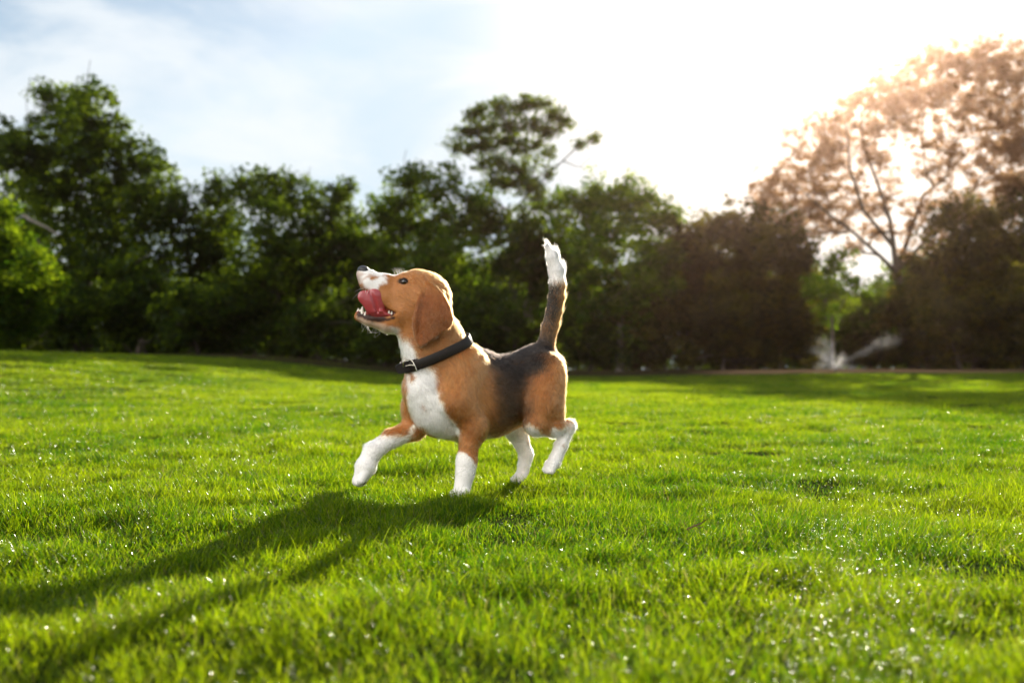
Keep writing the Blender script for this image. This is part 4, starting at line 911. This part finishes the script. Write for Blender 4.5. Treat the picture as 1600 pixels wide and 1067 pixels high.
# ------------------------------------------------------------------ far wood, sprinkler, twig
def build_far_wood():
    rng = np.random.default_rng(8); n = 7500
    x = rng.uniform(-62, 62, n); y = rng.uniform(60, 74, n); top = 5.0+2.6*(vnoise(x*.16, y*.05, 3)-.3)*2
    z = .25+(top-.25)*rng.random(n)**1.1; cc = np.stack([x, y, z], 1)
    V, q, A = leaves(cc, .55+.5*rng.random(n), 34, .26, rng)
    tag(mesh_obj("far_wood", V, [q], LEAF['dark'], attrs={'tint': A}), kind='stuff')
build_far_wood()
def water_material():
    m, t = new_mat("water_spray"); out = N(t, 'ShaderNodeOutputMaterial')
    d = N(t, 'ShaderNodeBsdfDiffuse'); d.inputs[0].default_value = (.85, .85, .85, 1); tl = N(t, 'ShaderNodeBsdfTranslucent'); tl.inputs[0].default_value = (.9, .88, .84, 1)
    gl = N(t, 'ShaderNodeBsdfGlossy'); gl.inputs['Roughness'].default_value = .15; tr = N(t, 'ShaderNodeBsdfTransparent')
    m1 = N(t, 'ShaderNodeMixShader'); m1.inputs[0].default_value = .7; t.links.new(d.outputs[0], m1.inputs[1]); t.links.new(tl.outputs[0], m1.inputs[2])
    m2 = N(t, 'ShaderNodeMixShader'); m2.inputs[0].default_value = .2; t.links.new(m1.outputs[0], m2.inputs[1]); t.links.new(gl.outputs[0], m2.inputs[2])
    m3 = N(t, 'ShaderNodeMixShader'); m3.inputs[0].default_value = .78; t.links.new(m2.outputs[0], m3.inputs[1]); t.links.new(tr.outputs[0], m3.inputs[2])
    t.links.new(m3.outputs[0], out.inputs[0]); return m
def build_sprinkler():
    D = 30.2; b = at(1306, 584, D); b[2] = float(zt(b[0], b[1])); root = empty("lawn_sprinkler", b)
    tag(root, "lawn sprinkler throwing fans of white water spray at the far edge of the grass", "sprinkler")
    pl = simple_mat("sprinkler_plastic", (.03, .03, .03), .5)
    T = Tubes(); T.add(np.array([(0, 0, -.05), (0, 0, .10)]), [.020, .020], 10); T.add(np.array([(0, 0, .10), (0, 0, .125)]), [.028, .028], 10); T.build("riser", pl, root, np.zeros(3))
    T = Tubes(); T.add(np.array([(0, 0, .125), (0, 0, .165), (0, 0, .172)]), [.020, .018, .006], 10); T.add(np.array([(0, 0, .15), (-.03, 0, .165)]), [.008, .005], 8); T.add(np.array([(0, 0, .15), (.03, 0, .165)]), [.008, .005], 8); T.build("nozzle", pl, root, np.zeros(3))
    rng = np.random.default_rng(9); V, F = [], []
    jets = [((1265, 546), 700, .09, 1.0), ((1279, 530), 420, .12, .9), ((1290, 552), 900, .14, .8), ((1299, 532), 620, .10, .9), ((1322, 558), 700, .15, .8), ((1275, 572), 700, .15, .8), ((1408, 528), 900, .055, 1.0), ((1336, 574), 400, .16, .8)]
    k = D/F_PX; n0 = 0
    for (u, v), cnt, sp, _ in jets:
        e = np.array([(u-1306)*k, rng.normal(0, .3), (584-v)*k])
        for i in range(cnt):
            t_ = rng.random()**(.9 if u < 1390 else .55); s = sp*(.15+t_)*np.linalg.norm(e)*1.6
            p = e*t_+np.array([0, 0, .16*(1-t_)+.10*np.linalg.norm(e)*t_*(1-t_)*1.5])+rng.normal(0, 1, 3)*s*.5
            if p[2] < .02: continue
            d = e/np.linalg.norm(e)+np.array([0, 0, .35*(.5-t_)])+rng.normal(0, .12, 3); d /= np.linalg.norm(d); a = np.cross(d, [0, 1, .1]); a /= np.linalg.norm(a); c = np.cross(d, a)
            L_ = rng.uniform(.02, .07); r = rng.uniform(.0015, .0034)
            V += [p-d*L_, p+a*r, p+c*r, p-a*r, p-c*r, p+d*L_]
            F += [(n0, n0+2, n0+1), (n0, n0+3, n0+2), (n0, n0+4, n0+3), (n0, n0+1, n0+4), (n0+5, n0+1, n0+2), (n0+5, n0+2, n0+3), (n0+5, n0+3, n0+4), (n0+5, n0+4, n0+1)]; n0 += 6
    mesh_obj("water_spray", np.array(V), [np.array(F)], water_material(), root)
build_sprinkler()
def build_twig():
    D = 1.735; a = at(1078, 862, D); o = np.array([a[0], a[1], float(zt(a[0], a[1]))+.030]); root = empty("dry_twig", o)
    tag(root, "small dry brown twig lying on top of the grass in the right foreground", "twig")
    m = simple_mat("dry_wood", (.10, .055, .030), .8, .2, bump=(300, .6)); T = Tubes()
    T.add(np.array([(-.006, 0, 0), (.008, .002, .006), (.020, .004, .010), (.034, .005, .019)]), [.0013, .0015, .0012, .0006], 6)
    T.add(np.array([(.008, .002, .006), (.016, -.004, .004), (.024, -.007, .006)]), [.0009, .0008, .0004], 5); T.build("stem", m, root, np.zeros(3))
    mesh_obj("leaf_scrap", np.array([(.016, .003, .008), (.024, -.002, .016), (.036, .006, .020), (.026, .010, .013)]), [np.array([[0, 1, 2, 3]])], m, root)
build_twig()

def build_glow_haze():  # warm scattering volume added to make a glow towards the sun
    m, t = new_mat("glow_haze"); out = N(t, 'ShaderNodeOutputMaterial'); v = N(t, 'ShaderNodeVolumePrincipled')
    v.inputs['Color'].default_value = (1.0, .66, .52, 1); v.inputs['Density'].default_value = .00030; v.inputs['Anisotropy'].default_value = .935
    t.links.new(v.outputs[0], out.inputs['Volume'])
    x0, x1, y0, y1, z0, z1 = -85, 85, -6, 95, -3, 24
    V = [(x, y, z) for z in (z0, z1) for y in (y0, y1) for x in (x0, x1)]
    tag(mesh_obj("glow_haze", np.array(V), [np.array([(0, 2, 3, 1), (4, 5, 7, 6), (0, 1, 5, 4), (2, 6, 7, 3), (0, 4, 6, 2), (1, 3, 7, 5)])], m), kind='stuff')
build_glow_haze()
